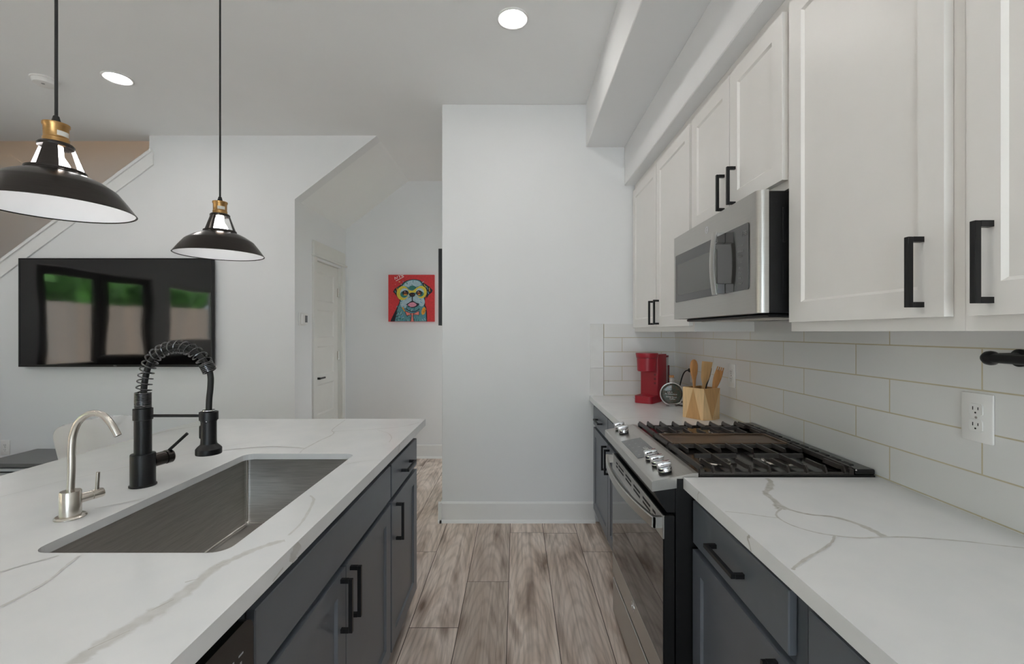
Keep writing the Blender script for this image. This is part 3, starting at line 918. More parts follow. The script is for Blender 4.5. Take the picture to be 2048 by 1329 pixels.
# back panel of the island under the seating overhang
bm = bm_new(); box(bm, IX0 - 0.02, IX0 - 0.001, 0.2, 2.262, 0.001, 0.878)
tag(link('island_back_cladding', bm, 'cabg', loc=(IX0 - 0.01, 1.2, 0.001), smooth=False), 'charcoal back panel of the island below the seating overhang', 'panel')

t = thing('dishwasher', 'black dishwasher at the bottom edge, under the near end of the island', 'dishwasher', ((IF + IX0) / 2, 0.54, 0))
bm = bm_new(); box(bm, IX0, IF, 0.245, 0.838, 0.1, 0.872); box(bm, IX0, IF - 0.06, 0.245, 0.838, 0.001, 0.1); link('cabinet_body', bm, 'rubber', parent=t, smooth=False)
bm = bm_new()
rc = [(0.25, 0.11), (0.834, 0.11)] + [(0.834 - 0.028 + 0.028 * math.cos(a), 0.83 + 0.028 * math.sin(a)) for a in [k * PI / 12 for k in range(7)]] + [(0.25, 0.858)]
prism(bm, rc, 0.03, 'YZ', IF + 0.001)
d = link('door', bm, 'blackgloss', parent=t, angle=40)
bm = bm_new()
for k in range(5):
    y = 0.796 - k * 0.026
    box(bm, IF + 0.031, IF + 0.0315, y - 0.007, y + 0.006, 0.806, 0.809)
    box(bm, IF + 0.031, IF + 0.0315, y - 0.003, y + 0.002, 0.79, 0.795)
link('lettering', bm, 'inkg', parent=d, smooth=False)

# island worktop with the sink cut-out
def rrect(x0, x1, y0, y1, r, n=6):
    out = []
    for cx, cy, a0 in ((x1 - r, y1 - r, 0), (x0 + r, y1 - r, PI / 2), (x0 + r, y0 + r, PI), (x1 - r, y0 + r, 1.5 * PI)):
        for k in range(n + 1):
            a = a0 + k * PI / 2 / n
            out.append((cx + r * math.cos(a), cy + r * math.sin(a)))
    return out
SX0, SX1, SY0, SY1 = -1.012, -0.604, 0.943, 1.712
slab('worktop', [(-1.64, 0.16), (IE, 0.16), (IE, 2.40), (-1.64, 2.40)], rrect(SX0, SX1, SY0, SY1, 0.035), [
    ([(150, 1329), (180, 1305), (240, 1268), (300, 1232), (345, 1204), (380, 1178), (430, 1137), (475, 1115), (510, 1100), (545, 1088), (570, 1082)], [0.014, 0.017, 0.019, 0.017, 0.015, 0.013, 0.011, 0.010, 0.009], 0.58),
    ([(176, 1301), (260, 1262)], [0.002, 0.0015], 1.0), ([(303, 1222), (348, 1200)], [0.002, 0.0015], 1.0),
    ([(370, 1166), (400, 1158)], [0.0015, 0.001], 1.0), ([(432, 1132), (470, 1118)], [0.002, 0.0012], 1.0),
    ([(577, 1072), (600, 1050), (615, 1028), (627, 1003), (625, 996), (620, 992)], [0.003, 0.004, 0.005, 0.004, 0.003], 0.5),
    ([(0, 1216), (50, 1190), (100, 1160), (130, 1135), (158, 1113)], [0.004, 0.0035, 0.003, 0.003], 0.5),
    ([(0, 1145), (60, 1128), (118, 1112)], [0.003, 0.003], 0.45),
    ([(0, 995), (60, 980), (130, 962), (300, 925), (420, 900), (500, 885)], [0.0022, 0.0022, 0.0022, 0.002], 0.4),
    ([(190, 1018), (280, 1000), (340, 985), (400, 965), (440, 950), (490, 930), (505, 905)], [0.003, 0.005, 0.006, 0.005, 0.003], 0.35),
    ([(445, 902), (480, 898), (540, 894), (590, 896), (610, 898)], [0.003, 0.004, 0.004, 0.003], 0.6),
    ([(610, 898), (640, 882), (662, 872), (668, 866), (665, 860), (690, 841)], [0.004, 0.004, 0.004, 0.003, 0.003], 0.55),
    ([(668, 864), (720, 861), (780, 857), (815, 852), (838, 846)], [0.003, 0.003, 0.003, 0.004], 0.5),
    ([(755, 861), (775, 867), (783, 876), (778, 886)], [0.002, 0.003, 0.002], 0.4),
    ([(600, 907), (604, 902), (610, 898)], [0.003, 0.003], 0.4),
    ([(690, 930), (730, 923), (765, 921)], [0.0025, 0.002], 0.4),
    ([(300, 872), (340, 862), (400, 853)], [0.006, 0.008, 0.005], 0.35),
], 'large white quartz island worktop with grey veins and a sink cut-out', apron=0.021, extra=[
    ([(IE, 1.00, 0.912), (IE, 0.98, 0.900), (IE, 0.965, 0.882)], [0.02, 0.022, 0.016], 0.55),
    ([(IE, 0.93, 0.890), (IE, 0.89, 0.884)], [0.003, 0.002], 0.6),
    ([(IE, 1.86, 0.912), (IE, 1.85, 0.90), (IE, 1.845, 0.88)], [0.006, 0.006, 0.004], 0.4)])

# undermount sink: shell with rounded corners
t = thing('sink', 'rectangular stainless steel sink set under the island worktop', 'sink', (-0.808, 1.3275, 0.645))
bm = bm_new()
def ringv(x0, x1, y0, y1, r, z): return [bm.verts.new((x, y, z)) for x, y in rrect(x0, x1, y0, y1, r, 5)]
e = 0.006
R = [ringv(SX0 - 0.03, SX1 + 0.03, SY0 - 0.03, SY1 + 0.03, 0.05, 0.8925),
     ringv(SX0 - e, SX1 + e, SY0 - e, SY1 + e, 0.018, 0.8925),
     ringv(SX0 - e, SX1 + e, SY0 - e, SY1 + e, 0.018, 0.664),
     ringv(SX0 + 0.006, SX1 - 0.006, SY0 + 0.006, SY1 - 0.006, 0.016, 0.648),
     ]
for a, b in zip(R, R[1:]):
    for i in range(len(a)): bm.faces.new((a[i], a[(i + 1) % len(a)], b[(i + 1) % len(a)], b[i]))
bm.faces.new(R[-1])
link('basin', bm, 'sink', parent=t, angle=50)
bm = bm_new()
q = 0.007
c4 = [(SX0 - 0.0, SY0 + 0.0), (SX1 + 0.0, SY0 + 0.0), (SX1 + 0.0, SY1 - 0.0), (SX0 - 0.0, SY1 - 0.0)]
for x, y in c4: tube(bm, [(x, y, 0.652), (x, y, 0.891)], 0.0042, 10)
for (xa_, ya_), (xb_, yb_) in zip(c4, c4[1:] + c4[:1]): tube(bm, [(xa_, ya_, 0.6535), (xb_, yb_, 0.6535)], 0.0045, 10)
link('corner_highlights', bm, 'sinkglint', parent=t)  # bright beads stand in for highlights along the basin's corners
bm = bm_new()
cyl(bm, (-0.808, 1.3275, 0.6485), 0.055, 0.004, seg=36, bev=0.001); lathe(bm, [(0.0, 0.0045), (0.03, 0.0045), (0.042, 0.0075), (0.045, 0.004)], (-0.808, 1.3275, 0.6485))
link('drain', bm, 'chrome', parent=t)

# ------------------------------------------------------------------ range
t = thing('range', 'stainless slide-in gas range with black grates between the right-hand worktops', 'range', (0.80, (RN0 + RN1) / 2, 0))
bm = bm_new(); box(bm, 0.505, 1.12, RN0 + 0.001, RN1 - 0.001, 0.03, 0.908); link('body', bm, 'blacksatin', parent=t, smooth=False)
# wedge behind the door top, under the control panel
bm = bm_new(); prism(bm, [(0.480, 0.795), (0.504, 0.795), (0.504, 0.872), (0.440, 0.866)], RN1 - RN0 - 0.012, 'YZ', 0) ; bm.free()
bm = bm_new(); prism(bm, [(0.478, 0.80), (0.504, 0.80), (0.504, 0.880), (0.436, 0.866)], RN1 - RN0 - 0.010, 'XZ', RN0 + 0.005)
link('panel_support', bm, 'blacksatin', parent=t, smooth=False)
bm = bm_new()
prism(bm, [(0.429, 0.868), (0.429, 0.898), (0.433, 0.9015), (0.560, 0.9265), (0.575, 0.9265), (0.575, 0.909), (0.507, 0.909), (0.507, 0.879)], RN1 - RN0 + 0.004, 'XZ', RN0 - 0.002)
cp = link('control_panel', bm, 'steel', parent=t, smooth=False)
PN = Vector((-0.193, 0, 0.981))   # panel normal
def on_panel(x, y, d=0.0):
    z = 0.9015 + (x - 0.433) * (0.025 / 0.127)
    return Vector((x, y, z)) + PN * d
for ky in (1.492, 1.566, 1.640, 2.063, 2.137):
    c = on_panel(0.489, ky)
    bm = bm_new(); lathe(bm, [(0, 0), (0.021, 0), (0.021, 0.006), (0.019, 0.008), (0, 0.008)], c, PN, 32, mi=1)
    lathe(bm, [(0, 0.007), (0.0235, 0.007), (0.0235, 0.014), (0.022, 0.019), (0.0215, 0.020), (0, 0.020)], c, PN, 32, mi=0)
    mtx = basis(c + PN * 0.0195, (0.981, 0, 0.193), (0, 1, 0))
    n0 = len(bm.verts)
    box(bm, -0.0235, 0.0235, -0.011, 0.011, 0.0, 0.016, bev=0.004, seg=2, rot=mtx)
    link('knob', bm, ['chrome', 'rubber'], parent=cp)
bm = bm_new()
mtx = basis(on_panel(0.490, 1.810, 0.0004), (0, -1, 0), (0.981, 0, 0.193))
box(bm, -0.13, 0.13, -0.041, 0.041, 0, 0.001, rot=mtx)
for i in range(5):
    for j in range(3):
        if (i, j) == (2, 2): continue
        text_into(bm, '123456789TC0AB'[(i * 3 + j) % 14] if j < 2 else '- -', 0.013, mtx @ Matrix.Translation((-0.105 + i * 0.05, -0.026 + j * 0.026, 0.0013)), mi=1)
text_into(bm, '1:35', 0.022, mtx @ Matrix.Translation((0.03, 0.016, 0.0014)), mi=2)
link('touch_panel', bm, ['display', 'inkg', 'ink'], parent=cp, smooth=False)
# cooktop tray
bm = bm_new()
box(bm, 0.5755, 1.1385, RN0 + 0.002, RN1 - 0.002, 0.9085, 0.9185, bev=0.003)
box(bm, 1.075, 1.138, RN0 + 0.002, RN1 - 0.002, 0.9185, 0.9365, bev=0.004)
ck = link('cooktop', bm, 'blackgloss', parent=t, smooth=False)
bm = bm_new()
for k in range(12):
    y = RN0 + 0.05 + k * 0.057
    box(bm, 1.084, 1.104, y, y + 0.042, 0.9365, 0.938)
link('vent_slots', bm, 'slot', parent=ck, smooth=False)
def bar(bm, p, q, w=0.011, h=0.014):
    p, q = Vector(p), Vector(q)
    d = (q - p); L = d.length; d.normalize()
    up = Vector((0, 0, 1)); side = d.cross(up).normalized()
    up = side.cross(d)
    vs = []
    for base in (p, q):
        for a, b in ((-1, -1), (1, -1), (0.62, 1), (-0.62, 1)):
            vs.append(bm.verts.new(base + side * (a * w / 2) + up * (b * h / 2)))
    for qd in ((0, 1, 2, 3), (7, 6, 5, 4), (0, 4, 5, 1), (1, 5, 6, 2), (2, 6, 7, 3), (3, 7, 4, 0)):
        bm.faces.new([vs[i] for i in qd])
GX0, GX1 = 0.592, 1.066
GT = 0.943
xs = [0.630 + k * 0.0595 for k in range(8)]
def grate(y0, y1, edge_near):
    """y0 near, y1 far; end of the range where the fingers bend down: near if edge_near"""
    bm = bm_new()
    zc = GT - 0.007
    for x in (GX0, GX1): bar(bm, (x, y0, zc), (x, y1, zc), 0.013, 0.015)
    ye, yi = (y0, y1) if edge_near else (y1, y0)
    s = 1 if edge_near else -1
    bar(bm, (GX0, ye, zc - 0.015), (GX1, ye, zc - 0.015), 0.010, 0.008)
    bar(bm, (GX0, yi, zc - 0.004), (GX1, yi, zc - 0.004), 0.012, 0.013)
    for x in (GX0, GX1):
        for y in (y0, y1): box(bm, x - 0.007, x + 0.007, y - 0.007, y + 0.007, 0.9187, GT - 0.008)
    ym = (y0 + y1) / 2
    for k, x in enumerate(xs):
        a = ye + s * 0.022
        bar(bm, (x, ye - s * 0.003, zc - 0.014), (x, ye + s * 0.005, zc + 0.002), 0.010, 0.012); bar(bm, (x, ye + s * 0.003, zc + 0.003), (x, a, zc), 0.010, 0.013)
        if k in (1, 5): bar(bm, (x, a, zc), (x, yi, zc), 0.010, 0.014)
        else:
            bar(bm, (x, a, zc), (x, ye + s * 0.095, zc), 0.010, 0.014)
            bar(bm, (x, yi, zc), (x, yi - s * 0.085, zc), 0.010, 0.014)
    bar(bm, (0.628, ym, zc), (0.776, ym, zc), 0.010, 0.014)
    bar(bm, (0.838, ym, zc), (1.010, ym, zc), 0.010, 0.014)
    return bm
link('grate', grate(1.452, 1.755, True), 'iron', parent=t, smooth=False)
link('grate', grate(1.945, 2.178, False), 'iron', parent=t, smooth=False)
bm = bm_new()
for x in (GX0, GX1): bar(bm, (x, 1.765, GT - 0.007), (x, 1.94, GT - 0.007), 0.013, 0.015); 
for x in (GX0, GX1):
    for y in (1.772, 1.933): box(bm, x - 0.007, x + 0.007, y - 0.006, y + 0.006, 0.9187, GT - 0.008)
box(bm, 0.607, 1.058, 1.768, 1.938, 0.9255, 0.935, mi=1)
for a in ((0.607, 0.617, 1.768, 1.938), (1.048, 1.058, 1.768, 1.938), (0.617, 1.048, 1.768, 1.776), (0.617, 1.048, 1.930, 1.938)):
    box(bm, *a, 0.935, 0.941, bev=0.002, mi=1)
for x in (0.6, 1.062): box(bm, x - 0.006, x + 0.008, 1.85, 1.86, 0.93, 0.934)
link('griddle', bm, ['iron', 'griddle'], parent=t, smooth=False)
for x, y, r in ((0.700, 1.600, 0.045), (0.925, 1.600, 0.05), (0.700, 2.06, 0.038), (0.925, 2.06, 0.045), (0.83, 1.853, 0.045)):
    bm = bm_new()
    lathe(bm, [(0, 0), (r + 0.008, 0), (r + 0.006, 0.003), (r - 0.004, 0.0035), (r - 0.006, 0.0035)], (x, y, 0.9187), seg=36, mi=1)
    lathe(bm, [(r - 0.006, 0.0036), (r - 0.003, 0.004), (r - 0.003, 0.0055), (r - 0.006, 0.0064), (0, 0.0064)], (x, y, 0.9187), seg=36, mi=0)
    link('burner', bm, ['iron', 'nickel'], parent=t)
# oven door
DX = 0.465
y0, y1 = RN0 + 0.003, RN1 - 0.003
bm = bm_new()
box(bm, DX + 0.002, DX + 0.038, y0, y1, 0.215, 0.790, bev=0.002)
dr = link('oven_door', bm, 'blacksatin', parent=t, smooth=False)
bm = bm_new(); box(bm, DX, DX + 0.002, y0, y1, 0.312, 0.716); link('oven_window', bm, 'ovenglass', parent=dr, smooth=False)
bm = bm_new()
box(bm, DX - 0.001, DX + 0.006, y0, y1, 0.716, 0.790, bev=0.001)
tb = link('door_top_band', bm, 'steelv', parent=dr, smooth=False)
bm = bm_new()
for yy, w in ((1.53, 0.04), (1.62, 0.10), (1.75, 0.10), (1.88, 0.10), (2.01, 0.10), (2.09, 0.04)):
    for z in (0.768, 0.752): box(bm, DX - 0.0016, DX - 0.0009, yy - w / 2 + 0.004, yy + w / 2 - 0.004, z - 0.004, z + 0.004)
link('vent_slots', bm, 'slot', parent=tb, smooth=False)
bm = bm_new(); box(bm, DX - 0.001, DX + 0.006, y0, y1, 0.215, 0.312, bev=0.001)
lb = link('door_lower_band', bm, 'steelv', parent=dr, smooth=False)
bm = bm_new()
mtx = basis((DX - 0.0012, 1.81, 0.280), (0, -1, 0), (0, 0, 1))
lathe(bm, [(0.015, 0), (0.019, 0), (0.019, 0.001), (0.015, 0.001)], (DX - 0.0012, 1.81, 0.280), (-1, 0, 0), 36, closed=True)
text_into(bm, 'GE', 0.017, mtx @ Matrix.Translation((0, 0, 0.0008)))
link('emblem', bm, 'chrome', parent=lb, smooth=False)
# bowed handle
bm = bm_new()
N = 24
secs = []
for i in range(N + 1):
    u = i / N
    y = y0 + 0.004 + (y1 - y0 - 0.008) * u
    bow = 1 - (2 * u - 1) ** 2
    x = DX - 0.034 - 0.036 * bow
    secs.append([bm.verts.new(p) for p in ((x + 0.012, y, 0.748), (x, y, 0.752), (x, y, 0.782), (x + 0.003, y, 0.785), (x + 0.012, y, 0.785))])
for a, b in zip(secs, secs[1:]):
    for k in range(5): bm.faces.new((a[k], a[(k + 1) % 5], b[(k + 1) % 5], b[k]))
bm.faces.new(secs[0]); bm.faces.new(list(reversed(secs[-1])))
for yy in (y0 + 0.004, y1 - 0.020): box(bm, DX - 0.034 + 0.004, DX - 0.001, yy, yy + 0.016, 0.749, 0.784)
link('handle', bm, 'steelv', parent=dr, angle=30)
bm = bm_new(); box(bm, DX + 0.001, DX + 0.04, y0, y1, 0.035, 0.196, bev=0.003); link('drawer', bm, 'steelv', parent=t, smooth=False)
for x in (0.54, 1.08):
    for y in (RN0 + 0.06, RN1 - 0.06):
        bm = bm_new(); cyl(bm, (x, y, 0.0005), 0.018, 0.03, seg=20); link('levelling_foot', bm, 'rubber', parent=t)

# ------------------------------------------------------------------ microwave
MZ0, MZ1 = 1.432, 1.815
MF = 0.752
t = thing('microwave', 'stainless over-the-range microwave under the short white cabinet', 'microwave', (0.95, (MW0 + MW1) / 2, MZ0))
bm = bm_new(); box(bm, 0.785, RW - 0.0095, MW0 + 0.006, MW1 - 0.004, MZ0, MZ1 - 0.002, bev=0.002)
box(bm, 0.83, 0.84, MW0 + 0.0035, MW0 + 0.006, MZ0 + 0.06, MZ0 + 0.16, bev=0.001); box(bm, 0.83, 0.84, MW0 + 0.0035, MW0 + 0.006, MZ0 + 0.22, MZ0 + 0.33, bev=0.001)
link('housing', bm, 'blacksatin', parent=t, smooth=False)
bm = bm_new()
box(bm, 0.80, 1.12, MW0 + 0.03, MW1 - 0.03, MZ0 - 0.012, MZ0 - 0.0005, bev=0.004)
under = link('underside_tray', bm, 'blacksatin', parent=t, smooth=False)
for a in (MW0 + 0.06, MW1 - 0.36):
    bm = bm_new(); box(bm, 0.85, 1.02, a, a + 0.28, MZ0 - 0.0145, MZ0 - 0.012); link('grease_filter', bm, 'nickel', parent=under, smooth=False)
# front: stainless frame, rounded near edge
bm = bm_new()
pr = [(MF, MW1 - 0.002), (0.785, MW1 - 0.002), (0.785, MW0)]
for k in range(7):
    a = k * PI / 2 / 6
    pr.append((MF + 0.022 - 0.022 * math.sin(a), MW0 + 0.020 - 0.020 * math.cos(a)))
prism(bm, pr, MZ1 - MZ0, 'XY', MZ0)
fr = link('front_frame', bm, 'steelv', parent=t, angle=25)
bm = bm_new()
wy0, wy1 = MW0 + 0.054, MW1 - 0.028
wz0, wz1 = MZ0 + 0.078, MZ1 - 0.088
prism(bm, rrect(wy0, wy1, wz0, wz1, 0.008, 4), 0.004, 'YZ', MF - 0.003)
gl = link('door_glass', bm, 'mwglass', parent=fr, smooth=False)
bm = bm_new()
prism(bm, rrect(MW0 + 0.285, MW1 - 0.058, wz0 + 0.03, wz1 - 0.045, 0.006, 4), 0.001, 'YZ', MF - 0.0042)
link('viewing_window', bm, 'mwinner', parent=gl, smooth=False)
# key legends
bm = bm_new()
def mtext(s, y, z, sz): text_into(bm, s, sz, basis((MF - 0.0036, y, z), (0, -1, 0), (0, 0, 1)))
mtext('1:38', MW0 + 0.082, wz1 - 0.032, 0.022)
keys = ['POPCORN', 'BEVERAGE', 'REHEAT', '1  2  3', '4  5  6', '7  8  9', 'TIMER  0', 'START']
for k, s in enumerate(keys):
    mtext(s, MW0 + 0.105, wz1 - 0.068 - k * 0.018, 0.0085)
link('lettering', bm, 'inkg', parent=gl, smooth=False)
bm = bm_new()
lathe(bm, [(0.010, 0), (0.0135, 0), (0.0135, 0.0015), (0.010, 0.0015)], (MF - 0.0004, 1.79, MZ1 - 0.042), (-1, 0, 0), 36, closed=True)
text_into(bm, 'GE', 0.012, basis((MF - 0.001, 1.79, MZ1 - 0.042), (0, -1, 0), (0, 0, 1)))
link('emblem', bm, 'chrome', parent=fr, smooth=False)
# bowed vertical handle
bm = bm_new()
hy = MW0 + 0.232
secs = []
for i in range(17):
    u = i / 16
    z = wz0 - 0.004 + (wz1 - wz0 + 0.008) * u
    bow = 1 - (2 * u - 1) ** 2
    x = MF - 0.040 - 0.010 * bow
    secs.append([bm.verts.new(p) for p in ((x + 0.008, hy - 0.016, z), (x + 0.003, hy - 0.016, z), (x, hy - 0.006, z), (x, hy + 0.006, z), (x + 0.003, hy + 0.016, z), (x + 0.008, hy + 0.016, z))])
for a, b in zip(secs, secs[1:]):
    for k in range(6): bm.faces.new((a[k], a[(k + 1) % 6], b[(k + 1) % 6], b[k]))
bm.faces.new(secs[0]); bm.faces.new(list(reversed(secs[-1])))
mh = link('handle', bm, 'steelv', parent=fr, angle=30)
for z0, z1 in ((wz0 - 0.002, wz0 + 0.036), (wz1 - 0.036, wz1 + 0.002)):
    bm = bm_new(); box(bm, MF - 0.034, MF - 0.003, hy - 0.015, hy + 0.015, z0, z1, bev=0.002); link('handle_bracket', bm, 'chrome', parent=mh, smooth=False)

# ------------------------------------------------------------------ worktop things
WT = 0.914
# coffee maker, local -y is its front
yaw = -math.radians(40)
t = thing('coffee_maker', 'red single-cup coffee maker in the corner of the worktop', 'coffee maker', (0.905, 3.03, WT + 0.0005), rotz=yaw)
bm = bm_new()
prism(bm, rrect(-0.062, 0.062, -0.150, 0.10, 0.03, 6), 0.045, 'XY', 0.0)
link('drip_base', bm, 'red', parent=t, angle=40)
bm = bm_new(); prism(bm, rrect(-0.062, 0.062, -0.045, 0.10, 0.012, 4), 0.265, 'XY', 0.0451); link('column', bm, 'red', parent=t, angle=40)
bm = bm_new()
lathe(bm, [(0, 0), (0.056, 0), (0.060, 0.004), (0.064, 0.085), (0.064, 0.088), (0.067, 0.090), (0.071, 0.112), (0.071, 0.118), (0, 0.118)], (0, -0.080, 0.202), seg=40)
hd_ = link('brew_head', bm, 'red', parent=t, angle=40)
bm = bm_new(); lathe(bm, [(0.0645, 0), (0.0655, 0.001), (0.0655, 0.004), (0.0645, 0.005)], (0, -0.080, 0.2875), seg=40); link('lid_seam', bm, 'redk', parent=hd_)
bm = bm_new()
for k in range(5): cyl(bm, (0.040, -0.0452, 0.235 - k * 0.028), 0.0075, 0.0015, (0, -1, 0), seg=16)
link('buttons', bm, 'redk', parent=t)
bm = bm_new(); prism(bm, rrect(-0.055, 0.055, 0.102, 0.158, 0.016, 5), 0.245, 'XY', 0.04); tk = link('water_tank', bm, 'clear', parent=t, angle=40)
bm = bm_new(); prism(bm, rrect(-0.056, 0.056, 0.101, 0.160, 0.016, 5), 0.012, 'XY', 0.286); link('tank_lid', bm, 'redk', parent=tk)
bm = bm_new(); prism(bm, rrect(-0.055, 0.055, 0.1005, 0.159, 0.016, 5), 0.04, 'XY', 0.0); link('tank_base', bm, 'redk', parent=t)
bm = bm_new(); prism(bm, rrect(0.050, 0.0575, 0.140, 0.1595, 0.003, 3), 0.19, 'XY', 0.0405); link('tank_rib', bm, 'redk', parent=tk)
# its cord, from the back to the wall plate
bm = bm_new()
cp_ = smooth_path([(1.075, 3.105, 0.922), (1.085, 3.07, 0.94), (1.085, 3.03, 0.985), (1.088, 3.0, 1.05), (1.093, 2.975, 1.095), (1.100, 2.955, 1.117), (1.110, 2.942, 1.124), (1.120, 2.935, 1.125)], 8)
tube(bm, cp_, 0.0038, 8)
cdo = link('power_cord', bm, 'rubber', loc=(1.075, 3.1, WT))
tag(cdo, 'thin black power cord rising behind the round bottle to the tiled wall', 'cord')
bm = bm_new(); box(bm, 1.112, 1.1325, 2.921, 2.947, 1.113, 1.137, bev=0.004); link('plug', bm, 'rubber', parent=cdo, smooth=False)
bm = bm_new(); tube(bm, smooth_path([(1.00, 2.86, 0.918), (1.02, 2.80, 0.919), (1.035, 2.765, 0.922), (1.05, 2.79, 0.935), (1.055, 2.86, 0.930), (1.06, 2.98, 0.919), (1.075, 3.10, 0.922)], 6), 0.0038, 8)
link('slack_loop', bm, 'rubber', parent=cdo)

# round flat bottle, front along local -y
t = thing('bottle', 'round flat glass bottle of coffee beans with cork and white lettering', 'bottle', (0.963, 2.815, WT + 0.0005), rotz=-math.radians(14))
R_ = 0.071
bm = bm_new()
zc = 0.076
prof = [(0.0, -0.020), (0.050, -0.020), (0.062, -0.018), (0.069, -0.011), (R_, 0), (0.069, 0.011), (0.062, 0.018), (0.050, 0.020), (0.0, 0.020)]
lathe(bm, prof, (0, 0, zc), (0, -1, 0), 48)
for v in bm.verts:
    if v.co.z < 0.012: v.co.z = 0.012
lathe(bm, [(0.0135, 0.0), (0.0135, 0.026), (0.016, 0.028), (0.016, 0.033), (0.0115, 0.033), (0.0115, 0.0)], (0, 0, zc + R_ - 0.004), seg=24)
bg_ = link('glass_body', bm, 'bottleglass', parent=t, angle=60)
bm = bm_new(); prism(bm, rrect(-0.033, 0.033, -0.018, 0.018, 0.012, 5), 0.013, 'XY', 0.0); link('foot', bm, 'bottleglass', parent=bg_)
bm = bm_new()
lathe(bm, [(0.0655, -0.0022), (0.0695, -0.002), (0.0715, 0), (0.0695, 0.002), (0.0655, 0.0022)], (0, -0.017, zc), (0, -1, 0), 48, closed=True)
for v in bm.verts:
    if v.co.z < 0.013: v.co.z = 0.013
link('rim', bm, mat('pale_glass_edge', (190, 186, 184), 0.15, spec=0.8), parent=bg_)
bm = bm_new()
lathe(bm, [(0.0118, 0.002), (0.0140, 0.002), (0.0140, 0.028), (0.0164, 0.029), (0.0164, 0.033), (0.0118, 0.033)], (0, 0, zc + R_ - 0.004), seg=24, closed=True)
link('neck', bm, mat('frosted_glass_neck', (176, 168, 166), 0.2, spec=0.8), parent=bg_)
bm = bm_new(); lathe(bm, [(0.0, -0.016), (0.055, -0.0155), (0.062, -0.008), (0.064, 0), (0.062, 0.008), (0.055, 0.0155), (0, 0.016)], (0, 0, zc), (0, -1, 0), 40)
for v in bm.verts:
    if v.co.z < 0.018: v.co.z = 0.018
link('coffee_beans', bm, 'beans', parent=t)['kind'] = 'stuff'
bm = bm_new(); lathe(bm, [(0, 0.006), (0.0108, 0.006), (0.0112, 0.034), (0.0138, 0.0345), (0.0142, 0.046), (0, 0.047)], (0, 0, zc + R_ - 0.004), seg=24); link('cork', bm, 'cork', parent=t)
bm = bm_new()
for s, z, sz, dx in (('Life Is', 0.088, 0.0125, -0.012), ('An Adventure', 0.076, 0.0125, -0.006), ('Drink Good', 0.058, 0.0125, -0.004), ('Coffee', 0.046, 0.0125, 0.002)):
    text_into(bm, s, sz, basis((dx, -0.0206, z), (0.998, 0, -0.05), (0.05, 0, 0.998)))
link('lettering', bm, 'ink', parent=bg_, smooth=False)

# faceted wooden crock
t = thing('utensil_holder', 'faceted two-tone wooden utensil holder by the backsplash', 'utensil holder', (0.985, 2.425, WT + 0.0005))
bm = bm_new()
cx, cy = 0.985, 2.425
def pt(x, y, z): return bm.verts.new((cx + x, cy + y, WT + 0.0005 + z))
H_ = 0.163
# outline: corner towards the room; front corner splits to two feet at the base
top2 = [(-0.086, 0.028), (-0.016, -0.080), (0.086, -0.036), (0.030, 0.080)]
bot2 = [(-0.086, 0.028), (-0.020, -0.078), (0.030, -0.070), (0.086, -0.030), (0.030, 0.080)]
T = [pt(x, y, H_) for x, y in top2]
B = [pt(x, y, 0) for x, y in bot2]
midl = pt((top2[0][0] + top2[1][0]) / 2 , (top2[0][1] + top2[1][1]) / 2, H_)
def fc(vs, mi):
    f = bm.faces.new(vs); f.material_index = mi
ml = pt((-0.086 * 0.85 - 0.020 * 0.15), (0.028 * 0.85 - 0.078 * 0.15), 0)
mr_ = pt((-0.086 * 0.12 - 0.020 * 0.88), (0.028 * 0.12 - 0.078 * 0.88), 0)
fc([T[0], midl, ml, B[0]], 0); fc([midl, mr_, ml], 1); fc([midl, T[1], mr_], 0)
fc([T[1], B[1], mr_], 0); fc([T[1], B[2], B[1]], 0); fc([T[1], T[2], B[2]], 1); fc([T[2], B[3], B[2]], 0)
fc([T[2], T[3], B[4], B[3]], 0); fc([T[3], T[0], B[0], B[4]], 0)
I = [pt(x * 0.88, y * 0.88, H_) for x, y in top2]
J = [pt(x * 0.88, y * 0.88, 0.012) for x, y in top2]
TT = [T[0], midl, T[1], T[2], T[3]]
fc([T[0], midl, T[1], I[1], I[0]], 0)
for a, b in ((1, 2), (2, 3), (3, 0)): fc([T[a], T[b], I[b], I[a]], 0)
for a, b in ((0, 1), (1, 2), (2, 3), (3, 0)): fc([I[a], I[b], J[b], J[a]], 1)
fc(J, 1)
fc([B[0], ml, mr_, B[1], B[2], B[3], B[4]], 0)
link('crock', bm, ['woodl', 'woodm'], parent=t, smooth=False)

def utensil(name, label, pts, rads, flat, m, lean_axis=None, slots=0):
    bm = bm_new()
    n = len(pts)
    P = [Vector(p) for p in pts]
    rings = []
    d = (P[-1] - P[0]).normalized()
    side = d.cross(Vector((0.25, -0.97, 0))).normalized()
    nor = side.cross(d).normalized()
    for i, (p, r, f) in enumerate(zip(P, rads, flat)):
        rings.append([bm.verts.new(p + side * (r * math.cos(2 * PI * k / 16)) + nor * (f * math.sin(2 * PI * k / 16))) for k in range(16)])
    for a, b in zip(rings, rings[1:]):
        for k in range(16): bm.faces.new((a[k], a[(k + 1) % 16], b[(k + 1) % 16], b[k]))
    bm.faces.new(list(reversed(rings[0]))); bm.faces.new(rings[-1])
    return bm, side, nor, d
def along(p, q, hs): p, q = Vector(p), Vector(q); return [p + (q - p) * h for h in hs]
UB_ = (0.985, 2.425, WT + 0.014)
